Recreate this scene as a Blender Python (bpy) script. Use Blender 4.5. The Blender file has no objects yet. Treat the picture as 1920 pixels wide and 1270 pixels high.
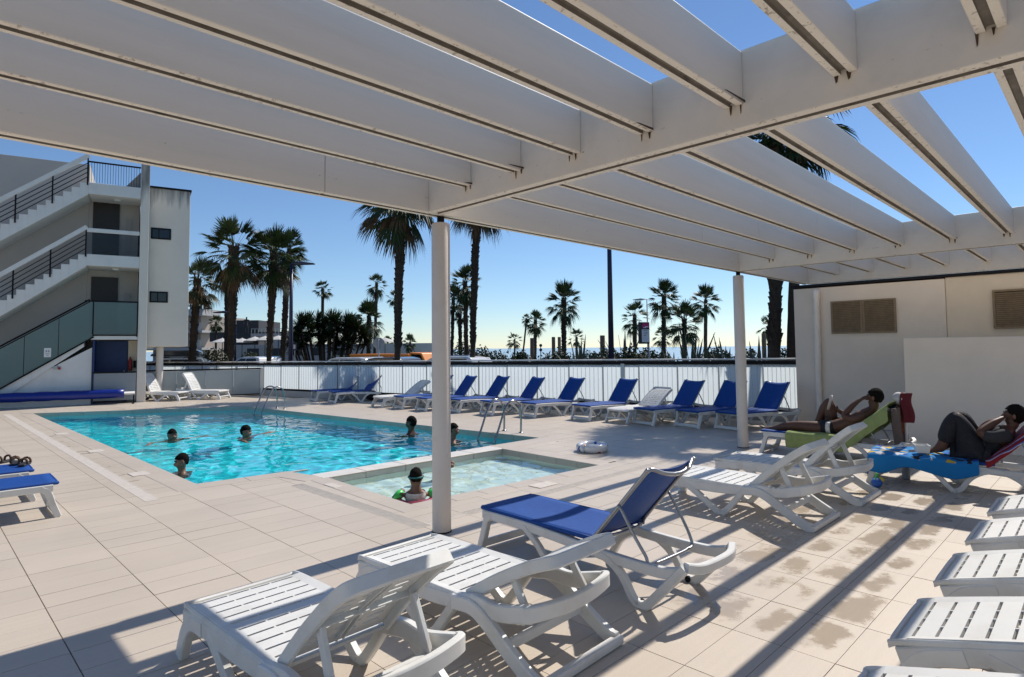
import bpy, bmesh, math, random
from mathutils import Vector, Matrix, noise

random.seed(7)
scene = bpy.context.scene
col = scene.collection
R = math.radians

# ------------------------------------------------------------------ camera
# X runs along the pergola beams, Y away from the camera towards the apartment block,
# the photographer stands at the origin, eye height 1.7 m
F_PX, CX, CY, EYE = 1138.4, 960.0, 593.5, 1.7
YAW, PITCH, ROLL = 0.7849, 0.0525, -0.0097
_fh = Vector((math.cos(YAW), math.sin(YAW), 0)); _r = Vector((math.sin(YAW), -math.cos(YAW), 0)); _up = Vector((0, 0, 1))
FWD = _fh * math.cos(PITCH) + _up * math.sin(PITCH)
_u = _up * math.cos(PITCH) - _fh * math.sin(PITCH)
RGT = _r * math.cos(ROLL) + _u * math.sin(ROLL)
UPV = _u * math.cos(ROLL) - _r * math.sin(ROLL)
EYEP = Vector((0, 0, EYE))
cam_d = bpy.data.cameras.new('camera')
cam = bpy.data.objects.new('camera', cam_d)
col.objects.link(cam)
cam_d.sensor_width = 36.0
cam_d.lens = F_PX / 1920 * 36
cam_d.shift_y = -(635 - CY) / 1920
cam_d.clip_start = 0.05
cam_d.clip_end = 9000
m = Matrix((RGT, UPV, -FWD)).transposed().to_4x4()
m.translation = EYEP
cam.matrix_world = m
scene.camera = cam
scene.render.resolution_x = 1024
scene.render.resolution_y = 677

# ------------------------------------------------------------------ sky and sun
SUN_EL, SUN_AZ = R(48.5), math.atan(0.035)
world = bpy.data.worlds.new('World')
scene.world = world
world.use_nodes = True
nt = world.node_tree
nt.nodes.clear()
sky = nt.nodes.new('ShaderNodeTexSky')
sky.sky_type = 'NISHITA'
sky.sun_disc = False
sky.sun_elevation = SUN_EL
sky.sun_rotation = math.pi / 2 - SUN_AZ
sky.altitude = 300
sky.air_density = 1.0
sky.dust_density = 0.0
sky.ozone_density = 6.5
bg = nt.nodes.new('ShaderNodeBackground')
bg.inputs['Strength'].default_value = 0.12
wo = nt.nodes.new('ShaderNodeOutputWorld')
nt.links.new(sky.outputs[0], bg.inputs[0])
nt.links.new(bg.outputs[0], wo.inputs[0])
sun_d = bpy.data.lights.new('sun', 'SUN')
sun_d.energy = 5.0
sun_d.cycles.is_caustics_light = True
sun_d.angle = R(0.53)
sun_d.color = (1.0, 0.94, 0.86)
sun = bpy.data.objects.new('sun', sun_d)
col.objects.link(sun)
SUN_DIR = Vector((math.cos(SUN_EL) * math.cos(SUN_AZ), math.cos(SUN_EL) * math.sin(SUN_AZ), math.sin(SUN_EL)))
sun.rotation_euler = SUN_DIR.to_track_quat('Z', 'Y').to_euler()
sun.location = (20, 2, 30)
vs = scene.view_settings
vs.view_transform = 'Standard'
vs.look = 'None'
vs.gamma = 1
vs.use_curve_mapping = False
vs.exposure = 0.0
cy = scene.cycles
cy.max_bounces = 10; cy.diffuse_bounces = 3; cy.glossy_bounces = 4; cy.transmission_bounces = 8; cy.transparent_max_bounces = 12

# ------------------------------------------------------------------ placing helpers
def ray(px, py):
    return FWD + RGT * ((px - CX) / F_PX) - UPV * ((py - CY) / F_PX)
def G(px, py, z=0.0):                        # the point at height z seen at a place in the photograph
    d = ray(px, py); return EYEP + d * ((z - EYE) / d.z)
def P(px, py, depth):                        # the point at a given distance along the view
    return EYEP + ray(px, py) * depth
def onX(px, py, X):
    d = ray(px, py); return EYEP + d * (X / d.x)
def to_px(p):
    v = Vector(p) - EYEP; z = v.dot(FWD)
    return (CX + F_PX * v.dot(RGT) / z, CY - F_PX * v.dot(UPV) / z, z)

# ------------------------------------------------------------------ mesh helpers
def cr(pts, n=6, closed=False):              # Catmull-Rom through points
    pts = [Vector(p) for p in pts]; out = []; N = len(pts)
    rng = range(N) if closed else range(N - 1)
    for i in rng:
        p1, p2 = pts[i], pts[(i + 1) % N]
        p0 = pts[(i - 1) % N] if closed or i > 0 else p1 * 2 - p2
        p3 = pts[(i + 2) % N] if closed or i + 2 < N else p2 * 2 - p1
        for k in range(n):
            t = k / n
            out.append(0.5 * ((2 * p1) + (p2 - p0) * t + (2 * p0 - 5 * p1 + 4 * p2 - p3) * t * t + (3 * p1 - p0 - 3 * p2 + p3) * t ** 3))
    if not closed: out.append(pts[-1])
    return out
def sect(w, h, n=12, e=0.45):                # rounded rectangle section
    s = []
    for i in range(n):
        a = 2 * math.pi * (i + 0.5) / n
        c, d = math.cos(a), math.sin(a)
        s.append((w / 2 * math.copysign(abs(c) ** e, c), h / 2 * math.copysign(abs(d) ** e, d)))
    return s

class MB:
    def __init__(self): self.v = []; self.f = []; self.mi = []; self.cur = 0
    def add(self, vs, fs):
        b = len(self.v); self.v += [tuple(p) for p in vs]
        for q in fs: self.f.append(tuple(b + i for i in q)); self.mi.append(self.cur)
        return self
    def box(self, x0, x1, y0, y1, z0, z1):
        return self.add([(x0, y0, z0), (x1, y0, z0), (x1, y1, z0), (x0, y1, z0), (x0, y0, z1), (x1, y0, z1), (x1, y1, z1), (x0, y1, z1)],
                        [(3, 2, 1, 0), (4, 5, 6, 7), (0, 1, 5, 4), (1, 2, 6, 5), (2, 3, 7, 6), (3, 0, 4, 7)])
    def bar(self, a, b, w, h=None, up=(0, 0, 1)):   # a rectangular bar from a to b
        a, b = Vector(a), Vector(b); h = h or w
        t = (b - a).normalized(); up = Vector(up)
        if abs(t.dot(up)) > .98: up = Vector((1, 0, 0))
        s = t.cross(up).normalized() * w / 2; u = s.cross(t).normalized() * h / 2
        vs = [a - s - u, a + s - u, a + s + u, a - s + u, b - s - u, b + s - u, b + s + u, b - s + u]
        return self.add(vs, [(3, 2, 1, 0), (4, 5, 6, 7), (0, 1, 5, 4), (1, 2, 6, 5), (2, 3, 7, 6), (3, 0, 4, 7)])
    def sweep(self, path, sec, up=(0, 1, 0), closed=False, scale=None, cap=True):
        path = [Vector(p) for p in path]; N = len(path); n = len(sec); up = Vector(up); vs = []
        for i, p in enumerate(path):
            if closed: t = path[(i + 1) % N] - path[(i - 1) % N]
            else: t = path[min(i + 1, N - 1)] - path[max(i - 1, 0)]
            t.normalize()
            uu = up
            if abs(t.dot(uu)) > .97: uu = Vector((0, 0, 1)) if abs(t.z) < .9 else Vector((1, 0, 0))
            a = (uu - t * uu.dot(t)).normalized(); b = t.cross(a)
            k = scale[i] if scale else 1
            for (x, y) in sec: vs.append(p + a * x * k + b * y * k)
        fs = []
        for i in range(N if closed else N - 1):
            j = (i + 1) % N
            for q in range(n):
                r = (q + 1) % n
                fs.append((i * n + q, i * n + r, j * n + r, j * n + q))
        if not closed and cap:
            fs.append(tuple(range(n - 1, -1, -1))); fs.append(tuple((N - 1) * n + q for q in range(n)))
        return self.add(vs, fs)
    def tube(self, path, r, n=8, closed=False, scale=None):
        return self.sweep(path, [(r * math.cos(2 * math.pi * i / n), r * math.sin(2 * math.pi * i / n)) for i in range(n)], (.13, .99, .05), closed, scale)
    def lathe(self, prof, n=16, c=(0, 0, 0), cap=True):
        vs = []
        for (r, z) in prof:
            for i in range(n):
                a = 2 * math.pi * i / n; vs.append((c[0] + r * math.cos(a), c[1] + r * math.sin(a), c[2] + z))
        fs = []
        for k in range(len(prof) - 1):
            for i in range(n):
                j = (i + 1) % n; fs.append((k * n + i, k * n + j, (k + 1) * n + j, (k + 1) * n + i))
        if cap:
            fs.append(tuple(range(n - 1, -1, -1))); fs.append(tuple((len(prof) - 1) * n + i for i in range(n)))
        return self.add(vs, fs)
    def prism(self, poly, z0, z1):           # polygon in xy, extruded in z
        n = len(poly); vs = [(x, y, z0) for x, y in poly] + [(x, y, z1) for x, y in poly]
        fs = [tuple(range(n - 1, -1, -1)), tuple(range(n, 2 * n))] + [(i, (i + 1) % n, n + (i + 1) % n, n + i) for i in range(n)]
        return self.add(vs, fs)
    def extr(self, poly, y0, y1):            # polygon in xz, extruded in y
        n = len(poly); vs = [(x, y0, z) for x, z in poly] + [(x, y1, z) for x, z in poly]
        fs = [tuple(range(n)), tuple(range(2 * n - 1, n - 1, -1))] + [((i + 1) % n, i, n + i, n + (i + 1) % n) for i in range(n)]
        return self.add(vs, fs)
    def ball(self, c, r, nu=12, nv=8):
        r = r if isinstance(r, (tuple, list)) else (r, r, r); vs = []; fs = []
        for k in range(nv + 1):
            ph = math.pi * k / nv - math.pi / 2
            for i in range(nu):
                a = 2 * math.pi * i / nu
                vs.append((c[0] + r[0] * math.cos(ph) * math.cos(a), c[1] + r[1] * math.cos(ph) * math.sin(a), c[2] + r[2] * math.sin(ph)))
        for k in range(nv):
            for i in range(nu):
                j = (i + 1) % nu; fs.append((k * nu + i, k * nu + j, (k + 1) * nu + j, (k + 1) * nu + i))
        return self.add(vs, fs)
    def sheet(self, fn, nu, nv, thick=0):    # fn(u,v) -> point
        vs = [fn(i / nu, j / nv) for j in range(nv + 1) for i in range(nu + 1)]
        fs = [(j * (nu + 1) + i, j * (nu + 1) + i + 1, (j + 1) * (nu + 1) + i + 1, (j + 1) * (nu + 1) + i) for j in range(nv) for i in range(nu)]
        return self.add(vs, fs)
    def mesh(self, name, mats=None, smooth=False):
        me = bpy.data.meshes.new(name); me.from_pydata(self.v, [], self.f)
        for mm in (mats if isinstance(mats, (list, tuple)) else [mats] if mats else []): me.materials.append(mm)
        if any(self.mi): me.polygons.foreach_set('material_index', self.mi)
        if smooth: me.polygons.foreach_set('use_smooth', [True] * len(me.polygons))
        bm = bmesh.new(); bm.from_mesh(me); bmesh.ops.recalc_face_normals(bm, faces=bm.faces); bm.to_mesh(me); bm.free()
        me.update(); return me
    def build(self, name, mats, parent=None, loc=None, rz=0, smooth=False, bevel=0, kind=None, solid=0, sub=0, angle=None):
        o = bpy.data.objects.new(name, self.mesh(name, mats, smooth or angle is not None)); col.objects.link(o)
        if parent: o.parent = parent
        if loc: o.location = loc
        if rz: o.rotation_euler = (0, 0, rz)
        if solid:
            md = o.modifiers.new('thickness', 'SOLIDIFY'); md.thickness = solid; md.offset = 0
        if sub:
            md = o.modifiers.new('round', 'SUBSURF'); md.levels = sub; md.render_levels = sub
        if bevel:
            md = o.modifiers.new('bevel', 'BEVEL'); md.width = bevel; md.segments = 2; md.limit_method = 'ANGLE'; md.angle_limit = R(40)
        if angle is not None: o.data.set_sharp_from_angle(angle=R(angle))
        if kind: o['kind'] = kind
        return o

def empty(name, loc=(0, 0, 0), rz=0):
    o = bpy.data.objects.new(name, None); col.objects.link(o); o.location = loc; o.rotation_euler = (0, 0, rz); o.empty_display_size = .2
    return o
def tag(o, label, cat, group=None):
    o['label'] = label; o['category'] = cat
    if group: o['group'] = group
    return o
def structure(o): o['kind'] = 'structure'; return o
def copy_tree(o, parent=None):
    c = o.copy(); col.objects.link(c); c.parent = parent
    for ch in list(o.children): copy_tree(ch, c)
    return c

# ------------------------------------------------------------------ materials
def pm(name, c, rough=.6, var=.12, scale=6.0, metal=0.0, bump=0.0, bscale=60.0, rnd=0.0, spec=.5, c2=None, trl=0.0, sub=0.0, alpha=1.0, coat=0.0, stretch=None, dirt=0.0, dcol=(.08, .06, .045), dscale=3.0, drange=(.55, .75)):
    mt = bpy.data.materials.new(name); mt.use_nodes = True; n = mt.node_tree; n.nodes.clear(); L = n.links.new
    out = n.nodes.new('ShaderNodeOutputMaterial'); b = n.nodes.new('ShaderNodeBsdfPrincipled')
    tc = n.nodes.new('ShaderNodeTexCoord'); mp = n.nodes.new('ShaderNodeMapping'); L(tc.outputs['Object'], mp.inputs[0])
    if stretch: mp.inputs['Scale'].default_value = stretch
    nz = n.nodes.new('ShaderNodeTexNoise'); nz.inputs['Scale'].default_value = scale; nz.inputs['Detail'].default_value = 5; nz.inputs['Roughness'].default_value = .6
    L(mp.outputs[0], nz.inputs['Vector'])
    rp = n.nodes.new('ShaderNodeMapRange'); rp.inputs[1].default_value = .3; rp.inputs[2].default_value = .7; L(nz.outputs[0], rp.inputs[0])
    mx = n.nodes.new('ShaderNodeMix'); mx.data_type = 'RGBA'
    a = c; d = c2 or tuple(max(0, x * (1 - var)) for x in c)
    if not c2: a = tuple(min(1, x * (1 + var * .5)) for x in c)
    mx.inputs[6].default_value = (*a, 1); mx.inputs[7].default_value = (*d, 1); L(rp.outputs[0], mx.inputs[0])
    cur = mx.outputs[2]
    if rnd:
        oi = n.nodes.new('ShaderNodeObjectInfo'); hs = n.nodes.new('ShaderNodeHueSaturation')
        r2 = n.nodes.new('ShaderNodeMapRange'); r2.inputs[3].default_value = 1 - rnd; r2.inputs[4].default_value = 1 + rnd
        L(oi.outputs['Random'], r2.inputs[0]); L(r2.outputs[0], hs.inputs['Value']); L(cur, hs.inputs['Color']); cur = hs.outputs[0]
    if dirt:
        n2 = n.nodes.new('ShaderNodeTexNoise'); n2.inputs['Scale'].default_value = dscale; n2.inputs['Detail'].default_value = 8; n2.inputs['Roughness'].default_value = .65
        L(mp.outputs[0], n2.inputs['Vector'])
        r3 = n.nodes.new('ShaderNodeMapRange'); r3.inputs[1].default_value = drange[0]; r3.inputs[2].default_value = drange[1]; r3.inputs[4].default_value = dirt; L(n2.outputs[0], r3.inputs[0])
        m3 = n.nodes.new('ShaderNodeMix'); m3.data_type = 'RGBA'; m3.inputs[7].default_value = (*dcol, 1); L(cur, m3.inputs[6]); L(r3.outputs[0], m3.inputs[0]); cur = m3.outputs[2]
    L(cur, b.inputs['Base Color'])
    b.inputs['Roughness'].default_value = rough; b.inputs['Metallic'].default_value = metal
    b.inputs['Specular IOR Level'].default_value = spec
    if coat: b.inputs['Coat Weight'].default_value = coat
    if sub: b.inputs['Subsurface Weight'].default_value = sub; b.inputs['Subsurface Radius'].default_value = (.02, .01, .006)
    if bump:
        n4 = n.nodes.new('ShaderNodeTexNoise'); n4.inputs['Scale'].default_value = bscale; n4.inputs['Detail'].default_value = 4; L(mp.outputs[0], n4.inputs['Vector'])
        bp = n.nodes.new('ShaderNodeBump'); bp.inputs['Strength'].default_value = bump; bp.inputs['Distance'].default_value = .01; L(n4.outputs[0], bp.inputs['Height']); L(bp.outputs[0], b.inputs['Normal'])
    sh = b.outputs[0]
    if trl:
        tr = n.nodes.new('ShaderNodeBsdfTranslucent'); L(cur, tr.inputs[0]); ms = n.nodes.new('ShaderNodeMixShader'); ms.inputs[0].default_value = trl
        L(sh, ms.inputs[1]); L(tr.outputs[0], ms.inputs[2]); sh = ms.outputs[0]
    if alpha < 1:
        tp = n.nodes.new('ShaderNodeBsdfTransparent'); ms = n.nodes.new('ShaderNodeMixShader'); ms.inputs[0].default_value = 1 - alpha
        L(sh, ms.inputs[1]); L(tp.outputs[0], ms.inputs[2]); sh = ms.outputs[0]
    L(sh, out.inputs[0])
    return mt

def glassy(name, tint=(.8, .9, .9), rough=.02, ior=1.45, frost=0.0, fcol=(.6, .7, .7)):
    mt = bpy.data.materials.new(name); mt.use_nodes = True; n = mt.node_tree; n.nodes.clear(); L = n.links.new
    out = n.nodes.new('ShaderNodeOutputMaterial'); fr = n.nodes.new('ShaderNodeFresnel'); fr.inputs[0].default_value = ior
    tp = n.nodes.new('ShaderNodeBsdfTransparent'); tp.inputs[0].default_value = (*tint, 1)
    gl = n.nodes.new('ShaderNodeBsdfGlossy'); gl.inputs['Roughness'].default_value = rough
    base = tp.outputs[0]
    if frost:
        df = n.nodes.new('ShaderNodeBsdfDiffuse'); df.inputs[0].default_value = (*fcol, 1)
        tl = n.nodes.new('ShaderNodeBsdfTranslucent'); tl.inputs[0].default_value = (*fcol, 1)
        m1 = n.nodes.new('ShaderNodeMixShader'); m1.inputs[0].default_value = .5; L(df.outputs[0], m1.inputs[1]); L(tl.outputs[0], m1.inputs[2])
        m2 = n.nodes.new('ShaderNodeMixShader'); m2.inputs[0].default_value = frost; L(base, m2.inputs[1]); L(m1.outputs[0], m2.inputs[2]); base = m2.outputs[0]
    m3 = n.nodes.new('ShaderNodeMixShader'); L(fr.outputs[0], m3.inputs[0]); L(base, m3.inputs[1]); L(gl.outputs[0], m3.inputs[2]); L(m3.outputs[0], out.inputs[0])
    return mt

M = {}
M['plastic'] = pm('white_resin', (.70, .695, .665), .42, .05, 5, rnd=.05, bump=.06, bscale=220, dirt=.3, dcol=(.44, .39, .31), dscale=5, drange=(.5, .75))
M['pergola'] = pm('pergola_paint', (.82, .755, .65), .55, .05, 1.2, bump=.04, bscale=30, dirt=.25, dcol=(.48, .44, .38), dscale=1.6, drange=(.52, .8), stretch=(.35, 3, 3))
M['groove'] = pm('pergola_groove', (.26, .23, .19), .8, .3, 8, dirt=.7, dcol=(.07, .055, .04), dscale=6)
M['rust'] = pm('rust_stain', (.10, .06, .035), .9, .4, 30)
M['column'] = pm('column_paint', (.72, .645, .57), .5, .05, 2, bump=.03, bscale=80, dirt=.2, dcol=(.4, .36, .32), dscale=4)
M['black_metal'] = pm('black_metal', (.014, .014, .016), .7, .2, 20, spec=.15)
M['steel'] = pm('brushed_steel', (.34, .35, .36), .25, .1, 40, metal=1)
M['alu'] = pm('grey_aluminium', (.34, .35, .37), .35, .1, 30, metal=.85)
M['blue_sling'] = pm('blue_sling', (.007, .062, .28), .62, .15, 30, bump=.25, bscale=420, spec=.3)
M['white_paint'] = pm('white_paint', (.74, .73, .70), .6, .06, 3)
# ================================================================== ground, deck and pools
MAIN = [(2.62, 21.7), (2.70, 8.45), (3.86, 8.35), (3.96, 7.90), (8.55, 7.85), (7.45, 18.9)]
KID = [(4.05, 7.55), (3.98, 5.58), (7.15, 5.40), (7.22, 7.47)]
F0 = Vector((14.34, 5.27)); FD = Vector((-.24063, .97062))      # street fence: foot and direction
def fence_pt(s, off=0.0): p = F0 + FD * s + Vector((FD.y, -FD.x)) * off; return (p.x, p.y)
DECK = [(-12, -12), (17.5, -12), (17.5, 5.0), (14.5, 5.0), fence_pt(-.2, .15), fence_pt(31, .15), (-12, 36.5)]

def ring_sheet(name, outer, holes, z, mt):
    bm = bmesh.new(); ed = []
    for poly in [outer] + holes:
        vs_ = [bm.verts.new((x, y, z)) for x, y in poly]
        ed += [bm.edges.new((vs_[i], vs_[(i + 1) % len(vs_)])) for i in range(len(vs_))]
    bmesh.ops.triangle_fill(bm, use_beauty=True, edges=ed)
    for f_ in bm.faces:
        if f_.normal.z < 0: f_.normal_flip()
    me = bpy.data.meshes.new(name); bm.to_mesh(me); bm.free(); me.materials.append(mt)
    o = bpy.data.objects.new(name, me); col.objects.link(o); return o

M['asphalt'] = pm('street_asphalt', (.055, .055, .057), .9, .3, 3, bump=.3, bscale=150)
M['grout'] = pm('tile_grout', (.27, .235, .20), .95, .3, 20)
M['sea'] = pm('sea_water', (.34, .46, .52), .3, .1, .02, bump=.05, bscale=.3)
structure(ring_sheet('ground', [(-6000, -6000), (6000, -6000), (6000, 6000), (-6000, 6000)], [DECK], -.02, M['asphalt']))
sea = MB().add([(120, -5800, .03), (5800, -5800, .03), (5800, 5800, .03), (30, 5800, .03), (30, 160, .03)], [(0, 1, 2, 3, 4)]).build('sea', M['sea']); structure(sea)

# ---- tile material: colour differs from tile to tile, faint drag marks along the tile, splashed water
TX, TY, OX, OY = .57, .285, .15, .01
def tile_material(name, base, wet=True):
    mt = bpy.data.materials.new(name); mt.use_nodes = True; n = mt.node_tree; n.nodes.clear(); L = n.links.new
    out = n.nodes.new('ShaderNodeOutputMaterial'); b = n.nodes.new('ShaderNodeBsdfPrincipled'); L(b.outputs[0], out.inputs[0])
    g = n.nodes.new('ShaderNodeNewGeometry')
    def vm(op, a, v):
        q = n.nodes.new('ShaderNodeVectorMath'); q.operation = op; L(a, q.inputs[0])
        if v is not None: q.inputs[1].default_value = v
        return q.outputs[0]
    def mth(op, a, v=None, c=None, clamp=False):
        q = n.nodes.new('ShaderNodeMath'); q.operation = op; q.use_clamp = clamp
        for i, s in enumerate((a, v, c)):
            if s is None: continue
            if isinstance(s, (int, float)): q.inputs[i].default_value = s
            else: L(s, q.inputs[i])
        return q.outputs[0]
    def nzv(vec, sc, det=4, rg=.55):
        q = n.nodes.new('ShaderNodeTexNoise'); q.inputs['Scale'].default_value = sc; q.inputs['Detail'].default_value = det; q.inputs['Roughness'].default_value = rg; L(vec, q.inputs['Vector']); return q.outputs[0]
    pos = g.outputs['Position']
    cell = vm('FLOOR', vm('DIVIDE', vm('SUBTRACT', pos, (OX, OY, -50)), (TX, TY, 100)), None)
    wn = n.nodes.new('ShaderNodeTexWhiteNoise'); L(cell, wn.inputs['Vector'])
    big = nzv(pos, .7, 3); streak = nzv(vm('MULTIPLY', pos, (1.5, 26, 1)), 1.0, 5, .65); fine = nzv(pos, 90, 3)
    val = mth('ADD', mth('MULTIPLY', wn.outputs['Value'], .07), mth('MULTIPLY', big, .24))
    val = mth('ADD', val, mth('MULTIPLY', streak, .13)); val = mth('ADD', val, mth('MULTIPLY', fine, .07))
    val = mth('ADD', val, .745)
    rgb = n.nodes.new('ShaderNodeRGB'); rgb.outputs[0].default_value = (*base, 1)
    hs = n.nodes.new('ShaderNodeHueSaturation'); L(rgb.outputs[0], hs.inputs['Color']); L(val, hs.inputs['Value'])
    cur = hs.outputs[0]; rough = .44
    if wet:
        sx = n.nodes.new('ShaderNodeSeparateXYZ'); L(pos, sx.inputs[0])
        def band(s, a, b_, w):
            up = n.nodes.new('ShaderNodeMapRange'); up.interpolation_type = 'SMOOTHSTEP'; L(s, up.inputs[0]); up.inputs[1].default_value = a; up.inputs[2].default_value = a + w
            dn = n.nodes.new('ShaderNodeMapRange'); dn.interpolation_type = 'SMOOTHSTEP'; L(s, dn.inputs[0]); dn.inputs[1].default_value = b_ - w; dn.inputs[2].default_value = b_; dn.inputs[3].default_value = 1; dn.inputs[4].default_value = 0
            return mth('MULTIPLY', up.outputs[0], dn.outputs[0])
        where = mth('MAXIMUM', mth('MULTIPLY', band(sx.outputs[0], 2.9, 9.8, .9), band(sx.outputs[1], .6, 3.0, .7)),
                    mth('MAXIMUM', mth('MULTIPLY', mth('MULTIPLY', band(sx.outputs[0], 7.2, 10.6, .5), band(sx.outputs[1], 3.4, 8.0, .8)), .75), mth('MULTIPLY', mth('MULTIPLY', band(sx.outputs[0], 1.6, 2.9, .4), band(sx.outputs[1], 7.6, 17, 1.5)), .86)))
        # puddles sit in the middle of each tile
        fr = vm('FRACTION', vm('DIVIDE', vm('SUBTRACT', pos, (OX, OY, -50)), (TX, TY, 100)), None)
        sf = n.nodes.new('ShaderNodeSeparateXYZ'); L(fr, sf.inputs[0])
        mid = mth('MULTIPLY', band(sf.outputs[0], -.05, 1.05, .45), band(sf.outputs[1], -.05, 1.05, .5))
        ragged = nzv(pos, 3.6, 9, .70)
        k = mth('ADD', mth('MULTIPLY', ragged, 1.05), mth('MULTIPLY', mid, .24)); k = mth('ADD', k, mth('MULTIPLY', wn.outputs['Value'], .17)); k = mth('MULTIPLY', k, where)
        st = n.nodes.new('ShaderNodeMapRange'); L(k, st.inputs[0]); st.inputs[1].default_value = .685; st.inputs[2].default_value = .83
        dk = n.nodes.new('ShaderNodeMix'); dk.data_type = 'RGBA'; dk.blend_type = 'MULTIPLY'; L(st.outputs[0], dk.inputs[0]); L(cur, dk.inputs[6]); dk.inputs[7].default_value = (.78, .74, .68, 1); cur = dk.outputs[2]
        rr = n.nodes.new('ShaderNodeMapRange'); L(st.outputs[0], rr.inputs[0]); rr.inputs[3].default_value = .42; rr.inputs[4].default_value = .14; L(rr.outputs[0], b.inputs['Roughness'])
    else: b.inputs['Roughness'].default_value = rough
    L(cur, b.inputs['Base Color'])
    bp = n.nodes.new('ShaderNodeBump'); bp.inputs['Strength'].default_value = .25; bp.inputs['Distance'].default_value = .004
    L(mth('ADD', fine, mth('MULTIPLY', streak, .8)), bp.inputs['Height']); L(bp.outputs[0], b.inputs['Normal'])
    return mt
M['tile'] = tile_material('beige_stone_tile', (.535, .46, .375))
M['coping'] = tile_material('coping_stone', (.51, .44, .365), wet=False)

deck = structure(ring_sheet('pool_deck', DECK, [MAIN, KID], -.012, M['grout']))

def inside(poly, x, y):
    c = False; n = len(poly)
    for i in range(n):
        (x1, y1), (x2, y2) = poly[i], poly[(i + 1) % n]
        if (y1 > y) != (y2 > y) and x < (x2 - x1) * (y - y1) / (y2 - y1) + x1: c = not c
    return c
DRAINS = [(1.99, 2.14, 7.9, 22.0), (3.50, 3.66, 4.79, 7.45), (3.66, 8.1, 4.79, 4.93)]
def clip_half(poly, a, b, keep_left):
    out = []
    def side(p): s = (b[0] - a[0]) * (p[1] - a[1]) - (b[1] - a[1]) * (p[0] - a[0]); return s if keep_left else -s
    for i in range(len(poly)):
        p, q = poly[i], poly[(i + 1) % len(poly)]; sp, sq = side(p), side(q)
        if sp >= 0: out.append(p)
        if sp * sq < 0:
            t = sp / (sp - sq); out.append((p[0] + (q[0] - p[0]) * t, p[1] + (q[1] - p[1]) * t))
    return out
def ccw(poly): return sum(poly[i][0] * poly[(i + 1) % len(poly)][1] - poly[(i + 1) % len(poly)][0] * poly[i][1] for i in range(len(poly))) > 0
def seg_hits(a, b, x0, x1, y0, y1):
    for k in range(41):
        t = k / 40
        x = a[0] + (b[0] - a[0]) * t; y = a[1] + (b[1] - a[1]) * t
        if x0 < x < x1 and y0 < y < y1: return True
    # long edges: sample finely
    n = int(math.hypot(b[0] - a[0], b[1] - a[1]) / .1) + 1
    for k in range(n + 1):
        t = k / n
        if x0 < a[0] + (b[0] - a[0]) * t < x1 and y0 < a[1] + (b[1] - a[1]) * t < y1: return True
    return False
GAP = .003; GAPY = .0017
cells = []
for i in range(-16, 30):
    for j in range(-26, 112):
        x0, x1 = OX + i * TX + GAP, OX + (i + 1) * TX - GAP; y0, y1 = OY + j * TY + GAPY, OY + (j + 1) * TY - GAPY
        xc, yc = (x0 + x1) / 2, (y0 + y1) / 2
        fx = F0.x + FD.x / FD.y * (yc - F0.y)
        if yc > 5.0 and x1 > fx - .05: continue
        if yc <= 5.2 and x1 > 14.1: continue
        if yc > 23.2 - (xc - 5.8) * .24 + 2.6 or xc < -8: continue
        poly = [(x0, y0), (x1, y0), (x1, y1), (x0, y1)]; whole = True
        for pool in (MAIN, KID):
            left_is_in = ccw(pool)
            ins = [inside(pool, *p) for p in poly] if poly else [True]
            hits = [k for k in range(len(pool)) if seg_hits(pool[k], pool[(k + 1) % len(pool)], x0, x1, y0, y1)]
            if all(ins) and not hits: poly = []; whole = False; break
            if hits or any(ins):
                whole = False
                k = hits[0] if hits else 0
                poly = clip_half(poly, pool[k], pool[(k + 1) % len(pool)], not left_is_in) if hits else []
        if len(poly) < 3: continue
        for (a, b_, c, d) in DRAINS:
            if a < x1 and b_ > x0 and c < y1 and d > y0:
                whole = False
                poly_l = clip_half(poly, (a, 0), (a, 1), True); poly_r = clip_half(poly, (b_, 0), (b_, 1), False)
                full = poly
                if b_ - a > .5:
                    poly_l = clip_half(poly, (0, c), (1, c), False); poly_r = clip_half(poly, (0, d), (1, d), True)
                    mid_ = clip_half(clip_half(poly, (0, c), (1, c), True), (0, d), (1, d), False) if len(poly) > 2 else []
                    ends = [clip_half(mid_, (a, 0), (a, 1), True), clip_half(mid_, (b_, 0), (b_, 1), False)] if len(mid_) > 2 else []
                else:
                    mid_ = clip_half(clip_half(poly, (a, 0), (a, 1), False), (b_, 0), (b_, 1), True)
                    ends = [clip_half(mid_, (0, c), (1, c), False), clip_half(mid_, (0, d), (1, d), True)] if len(mid_) > 2 else []
                for e_ in ends:
                    if len(e_) > 2 and not any(A < sum(p[0] for p in e_) / len(e_) < B and C_ < sum(p[1] for p in e_) / len(e_) < D for (A, B, C_, D) in DRAINS): cells.append((xc, yc, e_, False))
                if len(poly_r) > 2: cells.append((xc, yc, poly_r, False))
                poly = poly_l
                if len(poly) < 3: break
        if len(poly) >= 3: cells.append((xc, yc, poly, whole))
def seen(c):
    px, py, z = to_px((c[0], c[1], 0))
    if z < .4 or not (-60 < px < 1980 and 640 < py < 1330): return 0
    return 1 / z ** 3
cells.sort(key=lambda c: -seen(c))
tile_me = MB().box(-TX / 2 + GAP, TX / 2 - GAP, -TY / 2 + GAPY, TY / 2 - GAPY, -.011, 0).mesh('tile', M['tile'])
rest = MB(); count = 0
for (xc, yc, poly, whole) in cells:
    if whole and count < 300:
        o = bpy.data.objects.new('tile', tile_me); col.objects.link(o); o.parent = deck; o.location = (xc, yc, random.uniform(-.0012, .0004)); count += 1
        o.rotation_euler = (random.uniform(-.002, .002), random.uniform(-.001, .001), 0)
    else: rest.prism(poly, -.0115, random.uniform(-.001, 0))
rest.build('tile', M['tile'], deck, kind='stuff')

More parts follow.
